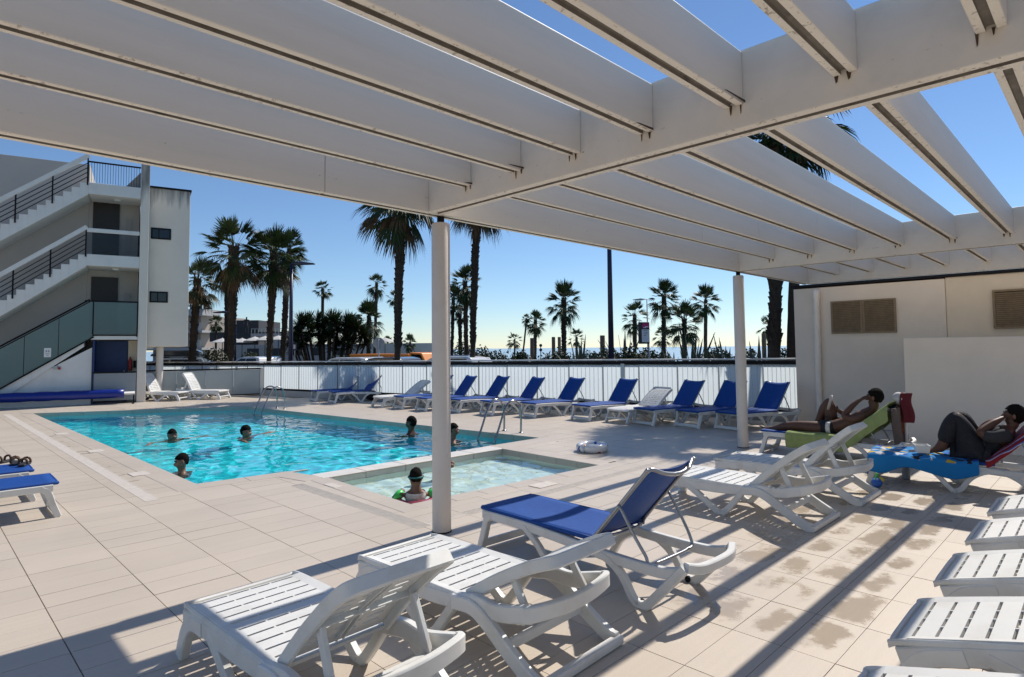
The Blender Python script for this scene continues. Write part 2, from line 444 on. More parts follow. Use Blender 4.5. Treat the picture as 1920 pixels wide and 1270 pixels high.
# ---- coping stones round the pools (their inner faces go down to the water)
def coping(poly, width, step, skip=()):
    s = 1 if ccw(poly) else -1
    for k in range(len(poly)):
        if k in skip: continue
        a, b_ = Vector(poly[k]), Vector(poly[(k + 1) % len(poly)]); L_ = (b_ - a).length; t = (b_ - a) / L_; nn = Vector((t.y, -t.x)) * s
        e0 = 0 if k in EXT else 0
        n = max(1, round(L_ / step)); w = L_ / n
        for q in range(n):
            p0 = a + t * (w * q + (.002 if q else -width * .0)); p1 = a + t * (w * (q + 1) - .002)
            if q == n - 1 and corner_out(poly, (k + 1) % len(poly)): p1 = p1 + t * width
            m_ = MB(); f = -.006
            pts = [p0 + nn * f, p1 + nn * f, p1 + nn * width, p0 + nn * width]
            m_.prism([(p.x, p.y) for p in (pts if s > 0 else pts)], -.13, .003 + .0011 * k + .0005 * (q % 2))
            m_.build('coping_stone', M['coping'], deck, bevel=.006)
def corner_out(poly, i):
    a, b_, c = Vector(poly[i - 1]), Vector(poly[i]), Vector(poly[(i + 1) % len(poly)])
    cr_ = (b_ - a).x * (c - b_).y - (b_ - a).y * (c - b_).x
    return (cr_ > 0) == ccw(poly)
EXT = ()
coping(MAIN, .30, .62, skip=(3,))
coping(KID, .24, .45, skip=(3,))
M['curb'] = pm('pale_curb', (.66, .63, .58), .5, .1, 4, dirt=.2)
# low curb that parts the two pools
for q in range(7):
    x0 = 3.98 + q * .655; x1 = x0 + .651
    if q == 6: x1 = 8.5
    ya = lambda x: 7.89 - (x - 3.96) * .0109
    yb = lambda x: 7.56 - (x - 4.05) * .025
    if x0 > 7.2: continue
    MB().prism([(x0, yb(x0)), (x1, yb(x1)), (x1, ya(x1)), (x0, ya(x0))], -.2, .006).build('curb_stone', M['curb'], deck, bevel=.012)
cp = MB().prism([(7.22, 7.47), (8.85, 7.47), (8.85, 7.845), (7.22, 7.862)], -.13, .005).build('coping_stone', M['coping'], deck, bevel=.006)
# drain channels
M['grate'] = pm('drain_grate', (.60, .54, .47), .55, .12, 12)
M['drain'] = pm('drain_dark', (.05, .045, .04), .95, .3, 10)
for di, (a, b_, c, d) in enumerate(DRAINS):
    MB().box(a, b_, c, d, -.05, -.0105).build('drain_channel', M['drain'], deck)
    g_ = MB(); along_x = (b_ - a) > .5
    if along_x:
        x = a + .004
        while x < b_ - .02: g_.box(x, x + .017, c + .006, d - .006, -.0105, .001); x += .030
        g_.box(a, b_, c, c + .008, -.0105, .002); g_.box(a, b_, d - .008, d, -.0105, .002)
    else:
        y = c + .004; st, wd = (.03, .018) if di else (.034, .0325)
        while y < d - .02: g_.box(a + .008, b_ - .008, y, y + wd, -.0105, .001); y += st
        g_.box(a, a + .008, c, d, -.0105, .002); g_.box(b_ - .008, b_, c, d, -.0105, .002)
    g_.build('drain_grate', M['grate'], deck, kind='stuff')
# skimmer lids beside the pools
for (x, y, w, d) in [(2.28, 12.4, .22, .3), (2.28, 15.6, .22, .3), (2.26, 9.6, .22, .3), (3.80, 6.9, .12, .3), (5.5, 5.04, .34, .2)]:
    MB().box(x, x + w, y, y + d, .001, .007).build('skimmer_lid', M['grate'], deck, bevel=.003)

# ---- basins
def basin(name, poly, depth, mt):
    n = len(poly); m_ = MB(); m_.add([(x, y, -.1) for x, y in poly] + [(x, y, -depth) for x, y in poly], [(i, (i + 1) % n, n + (i + 1) % n, n + i) for i in range(n)] + [tuple(range(n, 2 * n))])
    o = m_.build(name, mt); o.cycles.is_caustics_receiver = True; return structure(o)
def liner(name, c, c2, sc):
    mt = pm(name, c, .5, .1, sc, c2=c2); return mt
M['liner'] = liner('turquoise_liner', (.012, .76, .84), (.010, .69, .79), .8)
M['kidtile'] = liner('pale_pool_tile', (.74, .86, .80), (.66, .80, .74), 1.5)
basin('pool_basin', MAIN, 1.3, M['liner'])
basin('paddling_pool_basin', KID, .42, M['kidtile'])

def water_material(name, tint, bstr, bscale=1.0):
    mt = bpy.data.materials.new(name); mt.use_nodes = True; n = mt.node_tree; n.nodes.clear(); L = n.links.new
    out = n.nodes.new('ShaderNodeOutputMaterial'); gl = n.nodes.new('ShaderNodeBsdfGlass'); gl.inputs['IOR'].default_value = 1.33; gl.inputs['Roughness'].default_value = 0.0; gl.inputs['Color'].default_value = (*tint, 1)
    L(gl.outputs[0], out.inputs[0]); return mt
M['water'] = water_material('pool_water', (.97, 1.0, 1.0), .5)
M['kidwater'] = water_material('paddling_water', (.97, 1.0, .99), .4)
BATHERS = [(2.98, 9.95), (3.95, 13.86), (5.10, 13.0), (7.70, 10.75), (7.47, 9.35), (4.46, 6.14), (5.5, 6.94)]
def wave(x, y, seed):
    w = 0.0
    for (bx, by) in BATHERS:                      # rings spreading from each bather
        r = math.hypot(x - bx, (y - by) * .8)
        if r < 1.6: w += .012 * math.cos(17 * r + bx) * math.exp(-r / .45) * min(1, r / .15)
    return w + .0085 * noise.noise(Vector((x * 1.3, y * 1.3, seed))) + .0072 * noise.noise(Vector((x * 3.1 + y, y * 3.1, seed + 5))) + .0046 * noise.noise(Vector((x * 7.3, y * 7.3 - x, seed + 9)))
def water(name, x0, x1, y0, y1, z, st, mt, seed, amp=1.0):
    nx, ny = int((x1 - x0) / st), int((y1 - y0) / st)
    o = MB().sheet(lambda u, v: (x0 + (x1 - x0) * u, y0 + (y1 - y0) * v, z + amp * wave(x0 + (x1 - x0) * u, y0 + (y1 - y0) * v, seed)), nx, ny).build(name, mt, smooth=True)
    if sum(p.normal.z for p in o.data.polygons) < 0: o.data.flip_normals()
    o.cycles.is_caustics_caster = True
    return structure(o)
water('pool_water', 2.64, 8.6, 7.85, 21.75, -.095, .05, M['water'], 1.0)
water('paddling_pool_water', 3.97, 7.24, 5.38, 7.58, -.085, .04, M['kidwater'], 8.0, 1.35)
# ================================================================== pergola
PY, PZ = 4.55, 2.965                          # front beam line and underside height
SLZ, TOPZ = 3.10, 3.425
BEAMS = [-3.1, 3.40, 9.90, 13.10]             # left faces of the cross beams
BW = .17
perg = tag(empty('pergola', (3.5, 4.5, 0)), 'large white slatted pergola roof over the terrace on round columns', 'pergola')
def plocal(x, y, z): return (x - 3.5, y - 4.5, z)
def channel(m_, a, b, w, z0, z1, along, gw=.045, gd=.03):
    """hollow metal section with a groove along its underside; along 'x' or 'y', centre line c"""
    (s0, s1), c = a, b
    h = w / 2; g = gw / 2
    prof = [(-h, z0), (-g, z0), (-g, z0 + gd), (g, z0 + gd), (g, z0), (h, z0), (h, z1), (-h, z1)]
    n = len(prof); vs_ = []
    for s in (s0, s1):
        for (t, z) in prof: vs_.append(plocal(s, c + t, z) if along == 'x' else plocal(c + t, s, z))
    m_.cur = 0; m_.add(vs_, [(i, (i + 1) % n, n + (i + 1) % n, n + i) for i in range(n) if i not in (1, 2, 3)] + [tuple(range(n)), tuple(range(2 * n - 1, n - 1, -1))])
    m_.cur = 1; m_.add(vs_, [(i, (i + 1) % n, n + (i + 1) % n, n + i) for i in (1, 2, 3)]); m_.cur = 0
def edge_rust(mt):
    """flaked paint along the lower flanges of beams and slats"""
    n = mt.node_tree; L = n.links.new; b = [q for q in n.nodes if q.type == 'BSDF_PRINCIPLED'][0]; old = b.inputs['Base Color'].links[0].from_socket
    tc = n.nodes.new('ShaderNodeTexCoord'); sx = n.nodes.new('ShaderNodeSeparateXYZ'); L(tc.outputs['Object'], sx.inputs[0])
    nz = n.nodes.new('ShaderNodeTexNoise'); nz.inputs['Scale'].default_value = 26; nz.inputs['Detail'].default_value = 6; nz.inputs['Roughness'].default_value = .7; L(tc.outputs['Object'], nz.inputs['Vector'])
    big = n.nodes.new('ShaderNodeTexNoise'); big.inputs['Scale'].default_value = 1.3; L(tc.outputs['Object'], big.inputs['Vector'])
    def near(z, w):
        d = n.nodes.new('ShaderNodeMath'); d.operation = 'SUBTRACT'; L(sx.outputs[2], d.inputs[0]); d.inputs[1].default_value = z
        a = n.nodes.new('ShaderNodeMath'); a.operation = 'ABSOLUTE'; L(d.outputs[0], a.inputs[0])
        r = n.nodes.new('ShaderNodeMapRange'); r.inputs[1].default_value = 0; r.inputs[2].default_value = w; r.inputs[3].default_value = 1; r.inputs[4].default_value = 0; L(a.outputs[0], r.inputs[0]); return r.outputs[0]
    mx_ = n.nodes.new('ShaderNodeMath'); mx_.operation = 'MAXIMUM'; L(near(PZ, .022), mx_.inputs[0]); L(near(SLZ, .016), mx_.inputs[1])
    s1 = n.nodes.new('ShaderNodeMath'); s1.operation = 'MULTIPLY_ADD'; L(mx_.outputs[0], s1.inputs[0]); s1.inputs[1].default_value = .22; L(nz.outputs[0], s1.inputs[2])
    s2 = n.nodes.new('ShaderNodeMath'); s2.operation = 'MULTIPLY_ADD'; L(big.outputs[0], s2.inputs[0]); s2.inputs[1].default_value = .25; L(s1.outputs[0], s2.inputs[2])
    st = n.nodes.new('ShaderNodeMapRange'); st.inputs[1].default_value = .91; st.inputs[2].default_value = .99; st.inputs[4].default_value = .6; L(s2.outputs[0], st.inputs[0])
    m2 = n.nodes.new('ShaderNodeMix'); m2.data_type = 'RGBA'; L(st.outputs[0], m2.inputs[0]); L(old, m2.inputs[6]); m2.inputs[7].default_value = (.19, .13, .085, 1); L(m2.outputs[2], b.inputs['Base Color'])
edge_rust(M['pergola'])
PM_ = [M['pergola'], M['groove']]
for k in range(len(BEAMS)):
    m_ = MB(); channel(m_, (-5.2, PY - .075), BEAMS[k] + BW / 2, BW, PZ, TOPZ, 'y'); m_.build('cross_beam', PM_, perg, bevel=.008)
bays = [(BEAMS[0] + BW, BEAMS[1]), (BEAMS[1] + BW, BEAMS[2]), (BEAMS[2] + BW, BEAMS[3])]
# front beam, one length per bay, butted with a fine joint over each column
fb = [(-6.5, BEAMS[0] + .08), (BEAMS[0] + .084, 2.36), (2.364, BEAMS[1] + .05), (BEAMS[1] + .054, BEAMS[2] + .05), (BEAMS[2] + .054, BEAMS[3] + BW)]
for (a, b) in fb:
    m_ = MB(); channel(m_, (a, b), PY, .15, PZ + .002, TOPZ + .003, 'x'); m_.build('front_beam', PM_, perg, bevel=.008)
SP = .598; Y0 = PY - SP - .02
rnd = random.Random(3)
for (a, b) in bays:
    for k in range(14):
        y = Y0 - k * SP
        if y < -4.6: break
        j = a + (b - a) * (.62 + .06 * (k % 3))
        m_ = MB()
        if a < 0: channel(m_, (a + .002, b - .002), y, .115, SLZ, TOPZ - .012, 'x', .04, .025)
        else: channel(m_, (a + .002, j - .002), y, .115, SLZ, TOPZ - .012, 'x', .04, .025); channel(m_, (j + .002, b - .002), y, .115, SLZ, TOPZ - .012, 'x', .04, .025)
        o = m_.build('slat', PM_, perg, bevel=.006)
# rust runs where slat ends meet the beams
m_ = MB()
for kb, bx in enumerate(BEAMS[1:3]):
    for k in range(8):
        y = Y0 - k * SP + rnd.uniform(-.03, .03)
        for s in range(2):
            w = rnd.uniform(.006, .014); l = rnd.uniform(.02, .06); yy = y + (s - .5) * .06
            x = bx - .0025
            m_.add([plocal(x, yy - w, SLZ + .012), plocal(x, yy + w, SLZ + .012), plocal(x, yy + w * .3, SLZ - l), plocal(x, yy - w * .4, SLZ - l * .8)], [(0, 1, 2, 3)])
        x0 = bx - rnd.uniform(.08, .3)
        m_.add([plocal(x0, y - .0595, SLZ + .004), plocal(bx - .004, y - .0595, SLZ + .004), plocal(bx - .004, y - .0595, SLZ + .02), plocal(x0 + .04, y - .0595, SLZ + .012)], [(0, 1, 2, 3)])
m_.build('rust_streaks', M['rust'], perg)
# columns with a short black stub under the beam
for (x, y) in [(3.60, PY), (10.02, PY), (-3.0, PY), (-3.0, -2.5), (10.02, -3.4)]:
    r = .088
    MB().lathe([(r, 0), (r, 2.885), (r - .012, 2.90)], 32, plocal(x, y, 0)).build('column', M['column'], perg, angle=40)
    MB().lathe([(.035, 2.90), (.035, PZ)], 12, plocal(x, y, 0)).build('column_stub', M['black_metal'], perg, angle=40)
    MB().lathe([(r + .004, .001), (r + .004, .012)], 32, plocal(x, y, 0)).build('column_foot_ring', M['black_metal'], perg, angle=40)
# ================================================================== service building and low wall on the right
M['render_wall'] = pm('cream_render', (.78, .67, .555), .85, .07, 1.2, bump=.15, bscale=120, dirt=.2, dcol=(.42, .33, .22), dscale=.8, drange=(.5, .8))
M['low_render'] = pm('pale_render', (.82, .73, .63), .85, .06, 1.5, bump=.12, bscale=140, dirt=.12, dcol=(.45, .4, .34), dscale=1.2, drange=(.55, .85))
M['ochre_render'] = pm('ochre_render', (.74, .62, .47), .85, .08, 1.5, bump=.15, bscale=120)
M['louvre'] = pm('louvre_bronze', (.25, .175, .10), .6, .2, 10)
M['pipe'] = pm('cream_pipe', (.85, .76, .65), .5, .06, 6)
sb = tag(empty('service_building', (14.0, 5.1, 0)), 'flat roofed cream service building with louvre vents and a downpipe', 'building')
LB = lambda x, y, z: (x - 14.0, y - 5.1, z)
def lbox(m_, x0, x1, y0, y1, z0, z1): return m_.box(x0 - 14.0, x1 - 14.0, y0 - 5.1, y1 - 5.1, z0, z1)
lbox(MB(), 14.0, 19.5, 2.31, 5.1, -.02, 2.95).build('wall', M['render_wall'], sb, bevel=.01)
lbox(MB(), 14.012, 19.5, -10, 2.306, -.02, 2.97).build('wall', M['ochre_render'], sb, bevel=.01)
lbox(MB(), 13.96, 19.6, -10, 5.14, 2.972, 3.03).build('roof_edge', M['black_metal'], sb)
def vent(y0, y1, z0, z1, splits):
    f_ = MB(); t = .035; x = 13.995
    ys = [y0 + (y1 - y0) * i / splits for i in range(splits + 1)]
    for i in range(splits):
        v_ = empty('louvre_vent', LB(x, ys[i], z0)); v_.parent = sb
        w = ys[i + 1] - ys[i] - .006; h = z1 - z0
        MB().box(-.03, 0, 0, t, 0, h).box(-.03, 0, w - t, w, 0, h).box(-.03, 0, t, w - t, 0, t).box(-.03, 0, t, w - t, h - t, h).build('frame', M['louvre'], v_)
        MB().box(-.004, 0, t, w - t, t, h - t).build('backing', M['black_metal'], v_)
        s_ = MB(); z = t + .01
        while z < h - t - .01:
            s_.add([(-.028, t, z), (-.028, w - t, z), (-.006, w - t, z + .03), (-.006, t, z + .03), (-.028, t, z - .004), (-.028, w - t, z - .004), (-.006, w - t, z + .026), (-.006, t, z + .026)], [(0, 1, 2, 3), (7, 6, 5, 4), (0, 4, 5, 1)]); z += .036
        s_.build('louvre_blades', M['louvre'], v_, kind='stuff')
vent(3.13, 4.34, 1.94, 2.63, 2)
vent(.35, 1.61, 1.97, 2.67, 2)
dp = MB(); dp.tube([LB(13.93, 4.62, .0), LB(13.93, 4.60, 2.72)], .06, 14); dp.build('downpipe', M['pipe'], sb, smooth=False, angle=40)
MB().tube(cr([LB(13.93, 4.60, 2.70), LB(13.93, 4.60, 2.80), LB(13.96, 4.60, 2.86), LB(14.05, 4.6, 2.87)], 4), .07, 12).build('pipe_elbow', M['pipe'], sb, angle=40)
for z in (.75, 1.45, 2.3): MB().tube([LB(13.93, 4.61, z), LB(13.93, 4.61, z + .05)], .07, 14).box(-.07, 0, -.50, -.48, z + .01, z + .03).build('pipe_bracket', M['pipe'], sb, angle=40)
lw = MB().box(0, 1.95, -9.0, 0, -.02, 1.81).build('low_wall', M['low_render'], None, (12.04, 2.61, 0), bevel=.012)
tag(lw, 'low plain cream rendered block wall beside the sunbathers', 'wall')

# ================================================================== street fence of ribbed translucent panels
def fence_material():
    mt = bpy.data.materials.new('ribbed_glass'); mt.use_nodes = True; n = mt.node_tree; n.nodes.clear(); L = n.links.new
    out = n.nodes.new('ShaderNodeOutputMaterial'); d = n.nodes.new('ShaderNodeBsdfPrincipled'); d.inputs['Base Color'].default_value = (.70, .78, .80, 1); d.inputs['Roughness'].default_value = .25
    t = n.nodes.new('ShaderNodeBsdfTranslucent'); t.inputs[0].default_value = (.70, .76, .78, 1)
    ms = n.nodes.new('ShaderNodeMixShader'); ms.inputs[0].default_value = .72; L(d.outputs[0], ms.inputs[1]); L(t.outputs[0], ms.inputs[2]); L(ms.outputs[0], out.inputs[0])
    return mt
M['ribbed'] = fence_material()
M['plinth'] = pm('concrete_plinth', (.46, .43, .40), .9, .12, 3, bump=.2, bscale=60)
fen = tag(empty('street_fence', (F0.x, F0.y, 0), math.atan2(FD.y, FD.x)), 'long white translucent ribbed panel fence with black rails between pool and street', 'fence')
# local x runs along the fence, local y>0 towards the pool
PW = 1.0; NP = 31
def ztop(s): return 1.27 - .007 * s
pl = MB(); pl.box(-.15, NP * PW, -.10, .06, -.02, .20); pl.build('plinth', M['plinth'], fen, bevel=.01)
for k in range(NP):
    s0, s1 = k * PW - .34 + .012, (k + 1) * PW - .34 - .012
    if s0 < -.1: s0 = -.1
    m_ = MB(); nr = 8; xs = []; zt = ztop(s0)
    w = (s1 - s0) / nr
    for i in range(nr):
        a = s0 + i * w
        xs += [(a, -.010), (a + w * .11, .009), (a + w * .89, .009), (a + w * .995, -.010)]
    n_ = len(xs)
    for (off) in (0,):
        m_.add([(x, y, .27) for x, y in xs] + [(x, y, zt) for x, y in xs], [(i, i + 1, n_ + i + 1, n_ + i) for i in range(n_ - 1)])
    m_.build('ribbed_panel', M['ribbed'], fen)
    MB().box(s1 + .004, s1 + .020, -.03, .03, .2, zt + .0).build('mullion', M['alu'], fen)
    MB().box(s0 - .012, s1 + .012, -.04, .04, .2005, .268).build('bottom_rail', M['black_metal'], fen)
    MB().box(s0 - .012, s1 + .012, -.05, .05, zt + .001, zt + .085).build('top_rail', M['black_metal'], fen)
    MB().tube([(s0 - .012, 0, zt + .125), (s1 + .0118, 0, zt + .12)], .022, 8).build('handrail', M['white_paint'], fen, smooth=True)
    if k % 2 == 0: MB().box(s1, s1 + .024, -.012, .012, zt + .08, zt + .11).build('rail_post', M['black_metal'], fen)
MB().box(4.02, 4.12, .045, .10, .0, 1.27).build('fence_post', M['alu'], fen)
# ================================================================== apartment block with outside stairs
M['facade'] = pm('grey_facade', (.47, .44, .395), .85, .07, .9, bump=.12, bscale=90, dirt=.22, dcol=(.33, .31, .29), dscale=1.1, drange=(.5, .8))
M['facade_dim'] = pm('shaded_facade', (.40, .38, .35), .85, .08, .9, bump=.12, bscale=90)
M['stair'] = pm('white_concrete', (.74, .72, .67), .8, .06, 2, dirt=.25, dcol=(.4, .39, .37), dscale=2.2, drange=(.5, .8))
M['door'] = pm('dark_door', (.022, .017, .014), .5, .2, 8)
M['blue_door'] = pm('blue_door', (.005, .022, .11), .45, .15, 5)
M['frost'] = glassy('frosted_green_glass', (.62, .74, .72), .12, 1.35, .42, (.42, .55, .53))
M['frost_grey'] = glassy('frosted_grey_glass', (.6, .65, .66), .15, 1.4, .88, (.60, .64, .65))
M['pane'] = glassy('window_pane', (.25, .3, .34), .03, 1.6, .3, (.05, .06, .07))
M['red_paint'] = pm('red_paint', (.35, .02, .015), .4, .1, 8)
def stained_wall():
    mt = pm('stained_facade', (.78, .70, .59), .85, .06, .9, bump=.12, bscale=90)
    n = mt.node_tree; L = n.links.new; b = [q for q in n.nodes if q.type == 'BSDF_PRINCIPLED'][0]; old = b.inputs['Base Color'].links[0].from_socket
    tc = n.nodes.new('ShaderNodeTexCoord'); sx = n.nodes.new('ShaderNodeSeparateXYZ'); L(tc.outputs['Object'], sx.inputs[0])
    mp = n.nodes.new('ShaderNodeMapping'); mp.inputs['Scale'].default_value = (5, 5, .5); L(tc.outputs['Object'], mp.inputs[0])
    nz = n.nodes.new('ShaderNodeTexNoise'); nz.inputs['Scale'].default_value = 1.2; nz.inputs['Detail'].default_value = 6; L(mp.outputs[0], nz.inputs['Vector'])
    zz = n.nodes.new('ShaderNodeMapRange'); zz.inputs[1].default_value = 6.2; zz.inputs[2].default_value = 7.5; L(sx.outputs[2], zz.inputs[0])
    mu = n.nodes.new('ShaderNodeMath'); mu.operation = 'MULTIPLY_ADD'; L(zz.outputs[0], mu.inputs[0]); mu.inputs[1].default_value = .62; L(nz.outputs[0], mu.inputs[2])
    st = n.nodes.new('ShaderNodeMapRange'); st.inputs[1].default_value = .86; st.inputs[2].default_value = 1.2; st.inputs[4].default_value = .8; L(mu.outputs[0], st.inputs[0])
    mx = n.nodes.new('ShaderNodeMix'); mx.data_type = 'RGBA'; L(st.outputs[0], mx.inputs[0]); L(old, mx.inputs[6]); mx.inputs[7].default_value = (.10, .10, .10, 1); L(mx.outputs[2], b.inputs['Base Color'])
    return mt
M['stained'] = stained_wall()
ab = tag(empty('apartment_block', (5.85, 23.5, 0), math.atan2(-.24, .971)), 'pale grey apartment block with three open stair flights and landings', 'building')
MB().box(-11, -1.80, 1.3, 9, -.02, 8.25).build('wall', M['facade'], ab, bevel=.01)
MB().box(-1.797, -.30, 1.303, 8.9, -.02, 7.28).build('wall', M['facade'], ab)
MB().box(-.26, 0, -.02, 1.9, -.02, 8.17).build('fin_wall', M['stained'], ab, bevel=.012)
bl = MB().box(.004, 1.27, .5, 8.5, 1.88, 7.50).build('wall', M['stained'], ab, bevel=.012)
MB().box(.002, 1.31, .46, 8.5, 7.503, 7.56).build('roof_edge', M['black_metal'], ab)
MB().lathe([(.115, -.02), (.115, 1.879)], 20, (.42, 1.0, 0)).build('pillar', M['column'], ab, angle=40)
for (a, b, z0, z1) in [(.06, .68, 5.68, 6.08), (.06, .62, 3.43, 3.82)]:
    w = MB(); t = .05
    wd = MB().box(a, b, .478, .4985, z0, z0 + t).box(a, b, .478, .4985, z1 - t, z1).box(a, a + t, .478, .4985, z0 + t, z1 - t).box(b - t, b, .478, .4985, z0 + t, z1 - t).build('window', M['black_metal'], ab)
    MB().box(a + t, b - t, .49, .4985, z0 + t, z1 - t).build('pane', M['pane'], wd)
    MB().box(a + t + .18, a + t + .21, .482, .489, z0 + t, z1 - t).build('glazing_bar', M['black_metal'], wd)
RUN, RISE = .2214, .1743
SE = -1.75
def flight(z1, name='stair_flight', nst=14):
    fl = empty(name, (0, 0, 0)); fl.parent = ab
    for k in range(nst):
        a, b = SE - (k + 1) * RUN, SE - k * RUN; zt = z1 - k * RISE
        zb = lambda s: z1 - .38 + (s - SE) * RISE / RUN
        MB().extr([(a + .001, zb(a) - .001), (b - .001, zb(b) - .001), (b - .001, zt), (a + .001, zt)], .0, 1.2).build('step', M['stair'], fl)
    return fl
def rail_run(fl, z1, n_bars, length, white=True):
    sl = RISE / RUN
    for i in range(n_bars):
        h = .22 + i * .155
        MB().bar((SE - length, -.02, z1 + h - length * sl), (SE, -.02, z1 + h), .022, .022).build('rail_bar', M['black_metal'], fl)
    q = 0
    while q * .92 < length:
        s = SE - .02 - q * .92; z = z1 + (s - SE) * sl
        MB().box(s - .02, s + .02, -.04, -.001, z - .05, z + .86).build('baluster', M['black_metal'], fl); q += 1
    if white: MB().bar((SE - length, -.02, z1 + .92 - length * sl), (SE, -.02, z1 + .92), .10, .13).build('handrail', M['stair'], fl)
# landings
def landing(zt, zb):
    l = MB().box(SE + .001, -.262, -.01, 1.298, zb, zt).build('landing', M['stair'], ab, bevel=.01)
    return l
f3 = flight(7.30); rail_run(f3, 7.30, 4, 3.0); l3 = landing(7.33, 6.95)
f2 = flight(4.91); rail_run(f2, 4.91, 4, 3.0); l2 = landing(4.94, 4.56)
f1 = flight(2.27, nst=13); l1 = landing(2.30, 2.12)
for z in (6.945, 4.555): MB().lathe([(.09, -.05), (.11, 0)], 14, (-.95, .5, z)).build('ceiling_lamp', M['white_paint'], ab, angle=40)
# rail round the top landing
m_ = MB(); s = SE
while s < -.28: m_.box(s, s + .012, -.012, .0, 7.34, 8.0); s += .075
tr = MB().box(SE, -.27, -.02, .01, 8.0, 8.05).build('landing_rail', M['black_metal'], ab); m_.build('rail_bars', M['black_metal'], tr, kind='stuff')
MB().extr([(-.75, 7.34), (-.27, 7.34), (-.27, 7.95)], .3, .34).build('side_panel', M['facade_dim'], ab)
# middle landing: solid dark screen with a white capping
MB().box(SE, -.28, -.02, .0, 4.97, 5.66).build('landing_screen', glassy('smoked_screen', (.80, .80, .80), .1, 1.3, .08, (.10, .10, .10)), ab)
MB().box(SE, -.27, -.05, .03, 5.67, 5.80).build('capping', M['stair'], ab, bevel=.01)
MB().box(-.315, -.285, -.02, .0, 4.95, 5.67).build('screen_post', M['black_metal'], ab)
# first landing and first flight: frosted glass balustrades
gl = MB().box(-1.50, -.29, -.03, -.018, 2.29, 3.36).build('glass_panel', M['frost'], ab)
MB().box(-1.76, -.27, -.045, -.005, 3.362, 3.41).build('handrail', M['black_metal'], ab)
MB().box(-1.53, -.27, -.04, -.012, 2.24, 2.285).build('glass_clamp', M['black_metal'], ab)
for s in (-1.515, -.285): MB().box(s - .012, s + .012, -.045, -.012, 2.2, 3.36).build('glass_post', M['black_metal'], ab)
zt = lambda s: 3.30 + (s + 1.71) * .676
zb_ = lambda s: 2.20 + (s + 1.50) * .684
edges_ = [-1.53, -2.42, -3.28, -4.15, -5.0]
for i in range(4):
    b, a = edges_[i] - .008, edges_[i + 1] + .008
    MB().extr([(a, max(.02, zb_(a))), (b, zb_(b)), (b, zt(b)), (a, zt(a))], -.03, -.018).build('glass_panel', M['frost'], ab)
    MB().box(a - .014, a - .002, -.034, -.014, max(.02, zb_(a)), zt(a)).build('glass_joint', M['black_metal'], ab)
MB().bar((-5.0, -.025, zt(-5.0) + .07), (-1.62, -.025, zt(-1.62) + .07), .045, .05).build('handrail', M['black_metal'], ab)
MB().bar((-5.0, -.025, zt(-5.0) + .0), (-1.53, -.025, zt(-1.53) + .0), .03, .03).build('handrail', M['black_metal'], ab)
MB().bar((-4.65, -.03, zb_(-4.65)), (-1.49, -.03, zb_(-1.49)), .04, .045).build('bottom_rail', M['black_metal'], ab)
MB().extr([(-4.8, -.02), (-1.53, -.02), (-1.53, 1.86), (-4.6, -.0)], .06, .2).build('under_stair_wall', M['stair'], ab)
nb = MB().box(-2.78, -2.60, -.042, -.036, 1.56, 1.85).build('notice', M['white_paint'], ab)
for (x0, x1, z0, z1) in [(-2.74, -2.70, 1.72, 1.78), (-2.68, -2.64, 1.72, 1.78), (-2.74, -2.64, 1.66, 1.68), (-2.72, -2.66, 1.61, 1.63)]:
    MB().box(x0, x1, -.045, -.0425, z0, z1).build('print', M['alu'], nb)
lb_ = MB().box(-2.54, -2.42, .01, .059, 1.17, 1.28).build('wall_lamp', M['alu'], ab, bevel=.008)
MB().box(-2.41, -2.35, .01, .059, 1.16, 1.24).build('lamp_box', M['red_paint'], lb_)
# doors
for z in (4.945, 2.305):
    d_ = MB().box(-1.68, -.90, 1.25, 1.2985, z, z + 2.02).build('door', M['door'], ab)
    MB().box(-1.0, -.97, 1.235, 1.2495, z + .98, z + 1.08).build('handle', M['steel'], d_)
    MB().box(-.72, -.52, 1.27, 1.2985, z + .3, z + 1.5).build('meter_box', M['facade_dim'], ab)
bd = MB().box(-1.50, -.56, .85, .90, -.01, 2.08).build('door', M['blue_door'], ab)
MB().box(-.66, -.63, .832, .849, .95, 1.06).build('handle', M['steel'], bd)
MB().box(-1.512, -1.46, -.005, .85, 0, 2.11).build('door_reveal', M['blue_door'], ab)
MB().box(-.54, -.27, .86, .92, -.01, 2.1).build('side_wall', M['ochre_render'], ab)
MB().lathe([(.0, .0), (.06, .0), (.065, .05), (.065, .36), (.03, .42), (.02, .48)], 12, (-.47, .78, 1.05)).build('fire_extinguisher', M['red_paint'], ab, smooth=True)
MB().box(-.38, -.30, .8, .8595, 1.15, 1.4).build('alarm_box', M['black_metal'], ab)
gp_ = MB().box(-1.46, -.285, -.03, -.015, .1, 1.0).build('glass_panel', M['frost_grey'], ab)
MB().box(-1.5, -.27, -.045, -.0, 1.001, 1.05).build('handrail', M['black_metal'], ab)
MB().box(-1.475, -1.462, -.04, -.0, 0, 1.0).build('glass_post', M['blue_door'], ab)

